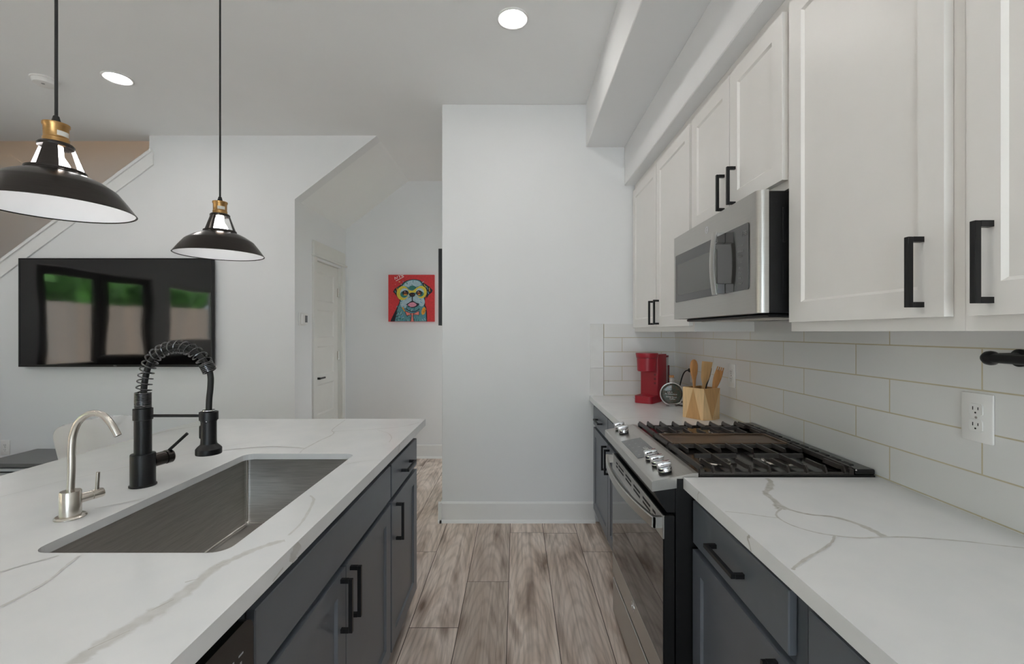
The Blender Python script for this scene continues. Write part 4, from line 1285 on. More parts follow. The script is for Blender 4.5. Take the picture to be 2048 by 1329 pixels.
# spoon
pts = along((0.955, 2.43, WT + 0.016), (0.945, 2.42, WT + 0.312), [0, .55, .62, .68, .74, .82, .90, .96, .99, 1.0])
bm, *_ = utensil('', '', pts, [0.0065, 0.0085, 0.010, 0.014, 0.020, 0.024, 0.0245, 0.019, 0.011, 0.004], [0.005, 0.005, 0.005, 0.005, 0.006, 0.006, 0.006, 0.005, 0.004, 0.002], 'wooda')
o = link('wooden_spoon', bm, 'wooda', loc=UB_, angle=60); tag(o, 'brown wooden spoon standing leftmost in the utensil holder', 'spoon', 'wooden cooking utensils')
# flat spatula
pts = along((0.985, 2.44, WT + 0.016), (1.020, 2.425, WT + 0.300), [0, .50, .58, .66, .70, .95, 1.0])
bm, *_ = utensil('', '', pts, [0.007, 0.009, 0.012, 0.022, 0.026, 0.033, 0.033], [0.005, 0.005, 0.004, 0.004, 0.003, 0.002, 0.0015], 'woodb')
o = link('wooden_spatula', bm, 'woodb', loc=UB_, angle=60); tag(o, 'pale broad wooden spatula standing in the middle of the utensil holder', 'spatula', 'wooden cooking utensils')
# dark turner behind
pts = along((0.99, 2.46, WT + 0.016), (1.048, 2.455, WT + 0.288), [0, .45, .60, .75, .9, 1.0])
bm, *_ = utensil('', '', pts, [0.006, 0.007, 0.012, 0.017, 0.017, 0.008], [0.005, 0.005, 0.004, 0.004, 0.003, 0.002], 'rubber')
o = link('black_turner', bm, 'rubber', loc=UB_, angle=60); tag(o, 'black cooking turner behind the pale wooden spatula', 'turner')
# slotted fork-spoon leaning right
pts = along((1.000, 2.40, WT + 0.016), (1.072, 2.385, WT + 0.270), [0, .48, .58, .68, .78, .88, .95])
bm, sd, nr, dd = utensil('', '', pts, [0.006, 0.0085, 0.014, 0.021, 0.025, 0.025, 0.023], [0.005, 0.005, 0.005, 0.005, 0.005, 0.004, 0.003], 'wooda')
tip = Vector((1.000, 2.40, WT + 0.016)) + (Vector((1.072, 2.385, WT + 0.270)) - Vector((1.000, 2.40, WT + 0.016))) * 0.94
for k in (-1.5, -0.5, 0.5, 1.5):
    tube(bm, [tip + sd * (k * 0.0125), tip + sd * (k * 0.0118) + dd * 0.020], 0.005, 8, flat=0.5)
o = link('wooden_fork', bm, 'wooda', loc=UB_, angle=60); tag(o, 'wooden serving fork with stubby tines leaning right in the utensil holder', 'fork', 'wooden cooking utensils')

# ------------------------------------------------------------------ wall plates
def outlet(label, o, xv, w=0.074, h=0.124, kind='outlet', deco=False):
    """xv: local right on the wall, normal = xv x z"""
    o = Vector(o); xv = Vector(xv)
    m = basis(o, xv, (0, 0, 1))
    t = thing('wall_outlet', label, 'outlet', o, 'white electrical outlets')
    bm = bm_new(); box(bm, -w / 2, w / 2, -h / 2, h / 2, 0.0005, 0.0065, bev=0.003, seg=2, rot=m)
    link('cover_plate', bm, 'plastic', parent=t)
    for s in (-1, 1):
        bm = bm_new()
        cz = s * 0.0195
        pr = [(x * 0.0165, cz + z) for x, z in [(-1, -0.0105), (-0.72, -0.0145), (0.72, -0.0145), (1, -0.0105), (1, 0.0105), (0.72, 0.0145), (-0.72, 0.0145), (-1, 0.0105)]]
        prism(bm, pr, 0.0022, 'XY', 0.0064); bmesh.ops.transform(bm, matrix=m, verts=bm.verts)
        rc_ = link('receptacle', bm, 'plastic', parent=t, smooth=False)
        bm = bm_new()
        for dx, hh in ((-0.0064, 0.0042), (0.0064, 0.0034)): box(bm, dx - 0.0011, dx + 0.0011, cz + 0.003 - hh, cz + 0.003 + hh, 0.0086, 0.0089, rot=None)
        lathe(bm, [(0, 0.0086), (0.0023, 0.0086), (0.0023, 0.0089), (0, 0.0089)], (0, cz - 0.0075, 0), seg=12)
        lathe(bm, [(0.0, 0.0)], (0, 0, 0), seg=3) if False else None
        bmesh.ops.transform(bm, matrix=m, verts=bm.verts)
        link('slots', bm, 'slot', parent=rc_, smooth=False)
    bm = bm_new(); lathe(bm, [(0, 0.0065), (0.003, 0.0065), (0.0028, 0.0075), (0, 0.0078)], (0, 0, 0), seg=12); bmesh.ops.transform(bm, matrix=m, verts=bm.verts)
    link('screw', bm, 'nickel', parent=t)
    return t
outlet('white duplex outlet on the tiled wall at right, above the near worktop', (RW - 0.009, 1.123, 1.161), (0, -1, 0), 0.078, 0.121)
outlet('white duplex outlet on the tiled wall behind the utensil holder', (RW - 0.009, 2.40, 1.142), (0, -1, 0))
outlet('white duplex outlet behind the wooden spoon, taking the black power cord', (RW - 0.009, 2.934, 1.106), (0, -1, 0))
outlet('white duplex outlet low on the wall below the television', (-4.27, TW, 0.405), (1, 0, 0))

# towel bar on the tile
t = thing('towel_bar', 'black round bar fixed to the tiled wall at the right edge', 'bar', (RW - 0.009, 0.86, 1.313))
bm = bm_new(); tube(bm, [(1.068, 1.020, 1.313), (1.068, 0.62, 1.313)], 0.0105, 20); br_ = link('rod', bm, 'black', parent=t)
for y in (1.028, 0.62):
    bm = bm_new(); lathe(bm, [(0, 0), (0.020, 0), (0.020, 0.006), (0.012, 0.010), (0.0115, 0.060)], (RW - 0.0095, y, 1.313), (-1, 0, 0), 28)
    lathe(bm, [(0, -0.016), (0.010, -0.0145), (0.0155, -0.007), (0.0165, 0.0), (0.0155, 0.007), (0.010, 0.0145), (0, 0.016)], (1.072, y, 1.313), (0, 1, 0), 24)
    link('post', bm, 'black', parent=t)

# ------------------------------------------------------------------ faucets
def FP(px, py, Y, X=None):
    """point at distance Y in front of the camera"""
    return Vector(((px - 1032.0) / 910.2 * Y, Y, EYE - (py - 664.5) / 910.2 * Y))
FY = 1.357
FX = (286 - 1032) / 910.2 * FY
t = thing('kitchen_faucet', 'black pull-down spring faucet behind the island sink', 'faucet', (FX, FY, WT))
bm = bm_new()
lathe(bm, [(0, 0.0005), (0.034, 0.0005), (0.034, 0.004), (0.031, 0.006), (0.031, 0.094), (0.030, 0.096), (0.0215, 0.096), (0.0215, 0.196), (0.0245, 0.197), (0.0245, 0.230), (0.019, 0.231), (0.019, 0.276), (0, 0.276)], (FX, FY, WT), seg=40)
fb = link('body', bm, 'black', parent=t)
hose = [FP(a, b, FY) for a, b in ((289, 800), (287.5, 786), (290, 761), (296, 736), (308, 714), (330, 699), (355, 693.5), (380, 699.5), (400, 713), (415, 733), (421, 752), (421, 774), (418.5, 799), (417.5, 824))]
hs = smooth_path(hose, 8)
bm = bm_new(); tube(bm, hs, 0.0082, 14); link('hose', bm, 'rubber', parent=t)
def coil(bm, path, turns, r, wr, k=14):
    P = [Vector(p) for p in path]
    L = [0]
    for a, b in zip(P, P[1:]): L.append(L[-1] + (b - a).length)
    tot = int(turns * k)
    out = []
    yv = Vector((0, 1, 0))
    for i in range(tot + 1):
        s = L[-1] * i / tot
        j = max(q for q in range(len(L)) if L[q] <= s + 1e-9); j = min(j, len(P) - 2)
        f = (s - L[j]) / max(1e-9, L[j + 1] - L[j])
        p = P[j] + (P[j + 1] - P[j]) * f
        j0, j1 = max(j - 1, 0), min(j + 2, len(P) - 1)
        d = (P[j1] - P[j0]).normalized()
        n_ = d.cross(yv).normalized()
        a = 2 * PI * i / k
        out.append(p + n_ * (r * math.cos(a)) + yv * (r * math.sin(a)))
    tube(bm, out, wr, 6)
bm = bm_new()
i1 = next(i for i, p in enumerate(hs) if (p - FP(415, 733, FY)).length < 0.004)
coil(bm, hs[8:i1 + 1], 17, 0.0185, 0.0021)
zt = WT + 0.231
coil(bm, [(FX, FY, zt), (FX, FY, zt + 0.046)], 10, 0.0195, 0.0022)
e0 = FP(411, 727, FY); e1 = FP(420, 744, FY)
coil(bm, [e0, (e0 + e1) / 2, e1], 6, 0.0172, 0.0024)
link('spring', bm, mat('gunmetal_wire', (96, 96, 98), 0.24, 0.9), parent=t)
HX = (417.5 - 1032) / 910.2 * FY
zb = EYE - (908 - 664.5) / 910.2 * FY
bm = bm_new()
lathe(bm, [(0, 0), (0.0335, 0), (0.034, 0.003), (0.034, 0.016), (0.031, 0.020), (0.0215, 0.030), (0.0205, 0.040), (0.0205, 0.096), (0.0215, 0.097), (0.0215, 0.124), (0.012, 0.128), (0, 0.128)], (HX, FY, zb), seg=36)
box(bm, HX - 0.0255, HX - 0.018, FY - 0.008, FY + 0.008, zb + 0.045, zb + 0.085, bev=0.003)
sh_ = link('spray_head', bm, 'black', parent=t)
bm = bm_new(); box(bm, HX + 0.006, HX + 0.009, FY - 0.0218, FY - 0.0205, zb + 0.098, zb + 0.122); lathe(bm, [(0.0125, 0.1285), (0.017, 0.1285), (0.0165, 0.131), (0.0125, 0.131)], (HX, FY, zb), seg=30, closed=True); link('chrome_ring', bm, 'chrome', parent=sh_, smooth=False)
za = EYE - (832 - 664.5) / 910.2 * FY
bm = bm_new(); tube(bm, [(FX + 0.018, FY, za), (HX - 0.019, FY, za)], 0.0045, 12); lathe(bm, [(0.0225, -0.012), (0.0248, -0.012), (0.0248, 0.012), (0.0225, 0.012)], (HX, FY, za), seg=30, closed=True); link('holder_arm', bm, 'black', parent=t)
bm = bm_new()
va = Vector((0.40, 0.92, 0.06)).normalized()
v0 = Vector((FX, FY, WT + 0.066)) + va * 0.026
lathe(bm, [(0.0, 0), (0.020, 0), (0.020, 0.030), (0.0185, 0.031), (0.0185, 0.034), (0.021, 0.035), (0.021, 0.050), (0.018, 0.054), (0, 0.054)], v0, va, 32)
vb = link('valve', bm, mat('black_nickel', (60, 56, 54), 0.22, 0.9), parent=t)
bm = bm_new(); l0 = v0 + va * 0.043 + Vector((0, 0, 0.017)); tube(bm, [l0, l0 + Vector((0.052, 0.01, 0.052))], 0.0046, 12); link('lever', bm, 'black', parent=vb)

KY = 1.123
KX = (141 - 1032) / 910.2 * KY
t = thing('water_tap', 'slim brushed nickel drinking-water tap beside the black faucet', 'tap', (KX, KY, WT))
bm = bm_new(); lathe(bm, [(0, 0.0005), (0.031, 0.0005), (0.031, 0.003), (0.028, 0.006), (0.021, 0.007), (0.021, 0.064), (0.020, 0.066), (0, 0.066)], (KX, KY, WT), seg=36)
link('body', bm, 'nickel', parent=t)
bm = bm_new(); gp = [FP(a, b, KY) for a, b in ((142.5, 990), (143, 940), (143.5, 895), (147, 868), (157, 845), (173, 831), (191, 827), (207, 832), (220, 845), (229, 859), (236, 872))]
gp[0] = Vector((KX, KY, WT + 0.06)); tube(bm, smooth_path(gp, 6), 0.0077, 16); link('gooseneck', bm, 'nickel', parent=t)
bm = bm_new(); va = Vector((0.42, 0.9, 0.05)).normalized(); v0 = Vector((KX, KY, WT + 0.040)) + va * 0.018
lathe(bm, [(0, 0), (0.0115, 0), (0.0115, 0.022), (0.0105, 0.0225), (0.0105, 0.0245), (0.0118, 0.025), (0.0118, 0.044), (0.0105, 0.047), (0, 0.047)], v0, va, 26)
vb = link('valve', bm, 'nickel', parent=t)
bm = bm_new(); l0 = v0 + va * 0.034 + Vector((0, 0, 0.009)); tube(bm, [l0, l0 + Vector((0.003, 0.0, 0.046))], 0.0042, 12); link('lever', bm, 'nickel', parent=vb)

# ------------------------------------------------------------------ pendants
def pendant(label, x, y, zr, R0, rot, sticker):
    t = thing('pendant_lamp', label, 'pendant lamp', (x, y, CH), 'bronze pendant lamps over the island')
    k = R0 / 0.168
    o = Vector((x, y, zr))
    P = lambda L: [(r * k, h * k) for r, h in L]
    outer = [(0.170, -0.001), (0.167, 0.003), (0.150, 0.028), (0.129, 0.056), (0.123, 0.061), (0.098, 0.078), (0.078, 0.088), (0.066, 0.0925), (0.0625, 0.094), (0.061, 0.099)]
    inner = [(0.059, 0.097), (0.061, 0.0915), (0.0655, 0.0895), (0.077, 0.0855), (0.097, 0.0755), (0.122, 0.058), (0.128, 0.053), (0.148, 0.026), (0.1655, 0.001)]
    bm = bm_new()
    lathe(bm, P(outer), o, seg=72, mi=0)
    n0 = len(bm.faces)
    lathe(bm, P(inner), o, seg=72, mi=1)
    bm.faces.ensure_lookup_table()
    lathe(bm, P([(0.1655, 0.001), (0.1675, -0.0022), (0.170, -0.001)]), o, seg=72, mi=0)
    bmesh.ops.remove_doubles(bm, verts=bm.verts, dist=1e-5)
    sh = link('lamp_shade', bm, ['bronze', 'shadein'], parent=t, angle=28)
    # vented neck: three solid strips
    bm = bm_new()
    z0, z1 = 0.097 * k, 0.170 * k
    r0, r1 = 0.061 * k, 0.036 * k
    for q in range(3):
        for layer, mi in ((0, 0), (-0.0012, 1)):
            prev = None
            for i in range(11):
                a = rot + q * 2 * PI / 3 + math.radians(-22 + 44 * i / 10)
                cur = (bm.verts.new(o + Vector(((r0 + layer) * math.cos(a), (r0 + layer) * math.sin(a), z0))), bm.verts.new(o + Vector(((r1 + layer) * math.cos(a), (r1 + layer) * math.sin(a), z1))))
                if prev:
                    f = bm.faces.new((prev[0], cur[0], cur[1], prev[1])); f.material_index = mi
                prev = cur
    lathe(bm, [(r1 + 0.0015, z1 - 0.006), (r1 + 0.002, z1), (r1 - 0.001, z1 + 0.004), (0.02 * k, z1 + 0.005), (0.02 * k, z1 + 0.003), (r1 - 0.003, z1 - 0.002)], o, seg=48, closed=True)
    lathe(bm, [(r0 + 0.0015, z0), (r0 + 0.0015, z0 + 0.005), (r0 - 0.001, z0 + 0.005), (r0 - 0.001, z0)], o, seg=48, closed=True)
    link('vented_neck', bm, ['bronze', 'shadein'], parent=sh, angle=28)
    bm = bm_new()
    zb = z1 + 0.005
    lathe(bm, [(0, zb), (0.0275 * k, zb), (0.0275 * k, zb + 0.012 * k), (0.0258 * k, zb + 0.014 * k), (0.0258 * k, zb + 0.042 * k), (0.0285 * k, zb + 0.046 * k), (0.0285 * k, zb + 0.052 * k), (0, zb + 0.053 * k)], o, seg=40)
    so = link('brass_socket', bm, 'brass', parent=t)
    bm = bm_new()
    prev = None
    for i in range(9):
        a = sticker + math.radians(-32 + 64 * i / 8)
        rr = 0.0262 * k
        cur = (bm.verts.new(o + Vector((rr * math.cos(a), rr * math.sin(a), zb + 0.017 * k))), bm.verts.new(o + Vector((rr * math.cos(a), rr * math.sin(a), zb + 0.030 * k))))
        if prev: bm.faces.new((prev[0], cur[0], cur[1], prev[1]))
        prev = cur
    link('sticker', bm, 'sticker', parent=so)
    zc_ = zb + 0.052 * k
    bm = bm_new(); lathe(bm, [(0, zc_), (0.0085, zc_), (0.009, zc_ + 0.008), (0.0075, zc_ + 0.013), (0.006, zc_ + 0.02), (0.0035, zc_ + 0.022), (0, zc_ + 0.022)], o, seg=20)
    link('cord_grip', bm, 'rubber', parent=t)
    bm = bm_new(); tube(bm, [o + Vector((0, 0, zc_ + 0.02)), Vector((x, y, CH - 0.02))], 0.0036, 10); link('cord', bm, 'rubber', parent=t)
    bm = bm_new(); lathe(bm, [(0, 0), (0.05, 0), (0.055, 0.004), (0.055, 0.022), (0, 0.022)], (x, y, CH - 0.0225), seg=40); link('ceiling_canopy', bm, 'bronze', parent=t)
    bm = bm_new(); lathe(bm, [(0, 0.072), (0.014, 0.074), (0.026, 0.085), (0.030, 0.099), (0.026, 0.115), (0.015, 0.134), (0.013, 0.16), (0, 0.16)], o, seg=24)
    link('bulb', bm, 'bulb', parent=t)
    return t
P1 = (-1.182, 1.170, 1.690)
P2 = (-1.216, 1.870, 1.690)
def toward(x, y): return math.atan2(-y, -x)
pendant('dark bronze dome pendant at upper left, cut by the picture edge', *P1, 0.160, toward(P1[0], P1[1]) - math.radians(17), toward(P1[0], P1[1]) + math.radians(35))
pendant('dark bronze dome pendant hanging in front of the television corner', *P2, 0.160, toward(P2[0], P2[1]) - math.radians(46), toward(P2[0], P2[1]) + math.radians(10))

# ------------------------------------------------------------------ recessed lamps and detector
def recessed(label, x, y, lamp='lamp'):
    t = thing('recessed_light', label, 'ceiling light', (x, y, CH), 'recessed ceiling lights')
    bm = bm_new(); lathe(bm, [(0.0850, -0.0005), (0.0842, -0.006), (0.0800, -0.0085), (0.0690, -0.0045), (0.0668, -0.0005)], (x, y, CH), seg=48, closed=True); link('trim_ring', bm, 'trim', parent=t, angle=60)
    bm = bm_new(); lathe(bm, [(0, -0.0022), (0.0666, -0.0022), (0.0672, -0.0008), (0, -0.0008)], (x, y, CH), seg=48); link('lens', bm, lamp, parent=t)
recessed('round recessed ceiling light above the kitchen aisle', -0.017, 2.385)
recessed('round recessed ceiling light near the smoke detector', -2.578, 2.945)
for x, y in ((0.35, 4.35), (-0.017, 0.75), (-0.017, -0.9), (-2.578, 0.9), (-4.3, 2.4), (-4.3, 0.2), (-2.578, -1.2)):  # unseen lamps added to brighten floor, worktops and hall
    recessed('added round recessed ceiling light outside the view, brightening the rooms', x, y)
t = thing('smoke_detector', 'white round smoke detector on the ceiling behind the near pendant cord', 'smoke detector', (-3.065, 2.96, CH))
c = (-3.065, 2.96, CH)
bm = bm_new(); lathe(bm, [(0, -0.0005), (0.072, -0.0005), (0.073, -0.004), (0.071, -0.008), (0.064, -0.009), (0, -0.009)], c, seg=40); link('base', bm, 'plastic', parent=t)
bm = bm_new(); lathe(bm, [(0, -0.0095), (0.064, -0.0095), (0.064, -0.018), (0.058, -0.034), (0.050, -0.038), (0, -0.039)], c, seg=40); hb = link('cover', bm, 'plastic', parent=t)
bm = bm_new(); lathe(bm, [(0, -0.0392), (0.009, -0.0392), (0.009, -0.041), (0, -0.041)], (c[0] + 0.01, c[1] - 0.02, c[2]), seg=16); link('test_button', bm, 'inkg', parent=hb)

# thermostat
t = thing('thermostat', 'small white thermostat on the wall left of the hall door', 'thermostat', (HL, 3.935, 1.483))
bm = bm_new(); box(bm, HL + 0.0005, HL + 0.006, 3.875, 3.985, 1.428, 1.54, bev=0.002); link('back_plate', bm, 'plastic', parent=t, smooth=False)
bm = bm_new(); box(bm, HL + 0.0062, HL + 0.028, 3.90, 3.985, 1.437, 1.531, bev=0.004, seg=2); tb = link('case', bm, 'plastic', parent=t)
bm = bm_new(); box(bm, HL + 0.0282, HL + 0.029, 3.935, 3.98, 1.455, 1.515); link('screen', bm, 'display', parent=tb, smooth=False)

# ------------------------------------------------------------------ television
TX0, TX1, TZ0, TZ1, TF = -4.105, -2.505, 1.084, 1.982, 3.752
t = thing('television', 'large flat black television hung on the far living-room wall', 'television', ((TX0 + TX1) / 2, TW, (TZ0 + TZ1) / 2))
bm = bm_new()
f = 0.011
box(bm, TX0, TX1, TF, TF + 0.035, TZ0, TZ0 + 0.018, bev=0.002); box(bm, TX0, TX1, TF, TF + 0.035, TZ1 - f, TZ1, bev=0.002)
box(bm, TX0, TX0 + f, TF, TF + 0.035, TZ0, TZ1, bev=0.002); box(bm, TX1 - f, TX1, TF, TF + 0.035, TZ0, TZ1, bev=0.002)
box(bm, TX0 + 0.01, TX1 - 0.01, TF + 0.01, TF + 0.035, TZ0 + 0.01, TZ1 - 0.01)
bz = link('bezel', bm, 'black', parent=t, smooth=False)
bm = bm_new(); box(bm, TX0 + f, TX1 - f, TF + 0.004, TF + 0.0095, TZ0 + 0.018, TZ1 - f); link('screen', bm, 'screen', parent=t, smooth=False)
bm = bm_new(); box(bm, -3.6, -3.0, TF + 0.0352, TW - 0.001, 1.35, 1.75); link('wall_mount', bm, 'rubber', parent=t, smooth=False)
bm = bm_new(); text_into(bm, 'TCL', 0.016, basis(((TX0 + TX1) / 2, TF - 0.0004, TZ0 + 0.009), (1, 0, 0), (0, 0, 1))); link('maker_mark', bm, 'inkg', parent=bz, smooth=False)

# low stand beneath it
t = thing('tv_stand', 'low grey-topped stand with pale drawer fronts under the television', 'tv stand', (-3.31, 3.57, 0))
bm = bm_new(); box(bm, -3.975, -2.645, 3.348, TW - 0.03, 0.375, 0.402, bev=0.002); link('top', bm, 'tabletop', parent=t, smooth=False)
bm = bm_new(); box(bm, -3.955, -2.665, 3.375, TW - 0.04, 0.06, 0.3748); bd = link('carcass', bm, 'tabletop', parent=t, smooth=False)
for a, b in ((-3.945, -3.52), (-3.515, -3.10), (-3.095, -2.675)):
    bm = bm_new(); box(bm, a, b, 3.357, 3.3745, 0.075, 0.362, bev=0.002); dw = link('drawer', bm, 'drawerw', parent=t, smooth=False)
    bm = bm_new(); box(bm, (a + b) / 2 - 0.07, (a + b) / 2 + 0.07, 3.349, 3.3568, 0.335, 0.342); link('handle', bm, 'black', parent=dw, smooth=False)
for x in (-3.9, -2.72):
    for y in (3.42, 3.72):
        bm = bm_new(); box(bm, x - 0.025, x + 0.025, y - 0.025, y + 0.025, 0.001, 0.0598); link('leg', bm, 'tabletop', parent=t, smooth=False)

# ------------------------------------------------------------------ counter stool
t = thing('counter_stool', 'white moulded counter stool on the far side of the island', 'stool', (-1.78, 2.13, 0))
bm = bm_new()
cx, cy = -1.79, 2.13
G = []
NU, NV = 20, 14
for j in range(NV + 1):
    v = j / NV                    # 0 front of seat -> 1 top of back
    row = []
    for i in range(NU + 1):
        u = -1 + 2 * i / NU
        if v < 0.5:
            q = v / 0.5
            x = cx + 0.20 - 0.36 * q
            z = 0.655 - 0.02 * math.sin(q * PI) + 0.05 * abs(u) ** 3 * (0.3 + q)
            w = 0.215 + 0.02 * q
        else:
            q = (v - 0.5) / 0.5
            x = cx - 0.16 - 0.075 * q ** 0.8 + 0.085 * abs(u) ** 2.6
            z = 0.655 + 0.05 * abs(u) ** 3 * 1.3 * (1 - q) + 0.305 * q - 0.03 * abs(u) ** 6 * q
            w = 0.235 - 0.010 * q
        row.append(Vector((x, cy + u * w, z)))
    G.append(row)
top = [[bm.verts.new(p) for p in r] for r in G]
for j in range(NV):
    for i in range(NU): bm.faces.new((top[j][i], top[j][i + 1], top[j + 1][i + 1], top[j + 1][i]))
bmesh.ops.solidify(bm, geom=list(bm.faces), thickness=0.022)
so = link('seat_shell', bm, 'shell', parent=t, angle=80)
md = so.modifiers.new('round', 'SUBSURF'); md.levels = 1; md.render_levels = 1
for sx in (-1, 1):
    for sy in (-1, 1):
        bm = bm_new(); tube(bm, [(cx + sx * 0.11, cy + sy * 0.12, 0.632), (cx + sx * 0.19, cy + sy * 0.20, 0.001)], 0.015, 12, rads=[0.017, 0.012]); link('leg', bm, 'woodm', parent=t)
bm = bm_new()
q = [(cx + sx * 0.167, cy + sy * 0.177, 0.18) for sx, sy in ((-1, -1), (1, -1), (1, 1), (-1, 1))]
for a, b in zip(q, q[1:] + q[:1]): tube(bm, [a, b], 0.007, 8)
link('footrest', bm, 'black', parent=t)

# sofa facing the television (mirrored in its screen)
t = thing('sofa', 'dark sofa mirrored along the bottom of the television screen', 'sofa', (-4.55, 2.1, 0))
bm = bm_new(); box(bm, -5.15, -3.90, 1.96, 2.70, 0.05, 0.45, bev=0.03, seg=2); link('seat', bm, 'sofa', parent=t)
bm = bm_new(); box(bm, -5.15, -3.90, 1.68, 1.955, 0.05, 1.08, bev=0.06, seg=3); link('backrest', bm, 'sofa', parent=t)
for x, h in ((-5.36, 1.0), (-3.895, 1.0)):
    bm = bm_new(); box(bm, x, x + 0.205, 1.68, 2.70, 0.05, h, bev=0.05, seg=3); link('armrest', bm, 'sofa', parent=t)
for x in (-5.25, -3.8):
    for y in (1.76, 2.6):
        bm = bm_new(); box(bm, x - 0.03, x + 0.03, y - 0.03, y + 0.03, 0.001, 0.05); link('foot', bm, 'rubber', parent=t, smooth=False)

# ------------------------------------------------------------------ pictures in the hall
A0, A1, Z0, Z1 = -1.378, -0.883, 1.484, 1.990
t = thing('dog_painting', 'square red canvas of a blue-green dog in yellow glasses on the hall wall', 'painting', ((A0 + A1) / 2, HB, (Z0 + Z1) / 2))
cols = [('p_red', (206, 48, 52)), ('p_dark', (34, 34, 44)), ('p_teal', (92, 150, 156)), ('p_light', (170, 196, 206)), ('p_green', (40, 116, 108)), ('p_yellow', (214, 196, 66)),
        ('p_pink', (214, 140, 160)), ('p_salmon', (226, 128, 116)), ('p_orange', (224, 150, 40)), ('p_white', (232, 206, 204)), ('p_brown', (120, 60, 26)), ('p_blue', (78, 142, 190))]
pm = [mat(n_, c_, 0.6, var=0.12, scale=60) for n_, c_ in cols]
IX = {n_: i for i, (n_, c_) in enumerate(cols)}
bm = bm_new()
box(bm, A0, A1, HB - 0.038, HB - 0.0005, Z0, Z1, mi=0)
lay = [0]
def uv(px, py):
    """painting coordinates 0..1 from its corner to a wall position"""
    u = (px - 92) / (1208 - 92); v = (py - 118) / (1245 - 118)
    return A0 + u * (A1 - A0), Z1 - v * (Z1 - Z0)
def shape(pts, c):
    lay[0] += 1
    y = HB - 0.038 - 0.00006 * lay[0]
    f = bm.faces.new([bm.verts.new((x, y, z)) for x, z in (uv(*p) for p in pts)])
    f.material_index = IX[c]
def ell(cx, cy, rx, ry, c, n=24, rot=0):
    shape([(cx + rx * math.cos(a) * math.cos(rot) - ry * math.sin(a) * math.sin(rot), cy + rx * math.cos(a) * math.sin(rot) + ry * math.sin(a) * math.cos(rot)) for a in (2 * PI * k / n for k in range(n))], c)
def stroke(x0, y0, x1, y1, w, c):
    d = Vector((x1 - x0, y1 - y0)); L = max(d.length, 1e-6); nx, ny = -d.y / L * w, d.x / L * w
    shape([(x0 + nx, y0 + ny), (x1 + nx, y1 + ny), (x1 - nx, y1 - ny), (x0 - nx, y0 - ny)], c)
def smooth2(pts): return [(p.x, p.y) for p in smooth_path([(a, b, 0) for a, b in pts], 4)]
shape(smooth2([(140, 1240), (200, 1110), (290, 930), (350, 800), (370, 700), (340, 600), (360, 440), (430, 330), (530, 260), (690, 225), (850, 245), (940, 320), (1010, 440), (1010, 600), (985, 720), (990, 840), (1020, 930), (1035, 1080), (1035, 1240)]), 'p_dark')
shape(smooth2([(250, 1240), (290, 1060), (330, 900), (385, 760), (380, 600), (400, 450), (460, 340), (560, 270), (700, 240), (840, 262), (915, 340), (975, 470), (970, 640), (955, 760), (960, 860), (1000, 960), (1015, 1240)]), 'p_teal')
shape([(420, 345), (330, 400), (240, 460), (208, 530), (250, 570), (300, 640), (325, 668), (350, 560), (385, 430)], 'p_dark')
shape([(910, 300), (990, 335), (1100, 410), (1172, 490), (1150, 545), (1080, 600), (1020, 690), (1000, 560), (960, 420)], 'p_dark')
for (x0, y0, x1, y1, c) in ((330, 410, 350, 480, 'p_green'), (300, 440, 310, 500, 'p_orange'), (255, 500, 270, 550, 'p_teal'), (960, 350, 1010, 420, 'p_yellow'), (1020, 390, 1060, 470, 'p_teal'), (1090, 430, 1100, 520, 'p_orange'), (1050, 520, 1075, 580, 'p_blue')):
    stroke(x0, y0, x1, y1, 9, c)
shape(smooth2([(430, 400), (500, 320), (600, 265), (720, 250), (830, 275), (890, 350), (800, 400), (680, 420), (600, 420), (520, 390)]), 'p_light')
ell(470, 800, 90, 120, 'p_light'); ell(900, 770, 80, 110, 'p_light'); ell(600, 700, 110, 110, 'p_light'); ell(770, 700, 110, 110, 'p_light')
r2 = random.Random(3)
for _ in range(170):
    x = r2.uniform(290, 1000); y = r2.uniform(270, 1235)
    if (x < 400 and y < 830) or (x > 930 and y < 900): continue
    a = math.atan2(y - 620, x - 690) + r2.uniform(-0.3, 0.3); L = r2.uniform(22, 60)
    stroke(x, y, x + L * math.cos(a), min(1238, y + L * math.sin(a)), r2.uniform(4, 9), r2.choice(['p_light', 'p_green', 'p_teal', 'p_blue', 'p_green', 'p_light']))
for _ in range(26):
    x = r2.uniform(190, 420); y = r2.uniform(1000, 1225)
    if x > 140 + (1240 - y) * 0.75: stroke(x, y, x + 14, y - 26, 5, 'p_dark')
ell(685, 435, 85, 52, 'p_green')
# glasses
ell(450, 560, 148, 170, 'p_yellow', rot=0.2); ell(900, 535, 132, 150, 'p_yellow', rot=-0.1)
shape([(560, 460), (640, 500), (690, 505), (760, 455), (800, 420), (800, 540), (740, 550), (690, 548), (640, 560), (570, 560)], 'p_yellow')
ell(490, 560, 105, 118, 'p_light', rot=0.1); ell(868, 545, 98, 105, 'p_light')
ell(480, 590, 90, 80, 'p_green'); ell(880, 580, 80, 65, 'p_green')
ell(515, 555, 78, 62, 'p_dark'); ell(845, 555, 76, 62, 'p_dark')
ell(515, 570, 42, 34, 'p_brown'); ell(845, 565, 42, 34, 'p_brown'); ell(515, 602, 44, 16, 'p_orange'); ell(848, 598, 30, 14, 'p_orange')
ell(500, 530, 12, 9, 'p_white'); ell(825, 530, 12, 9, 'p_white')
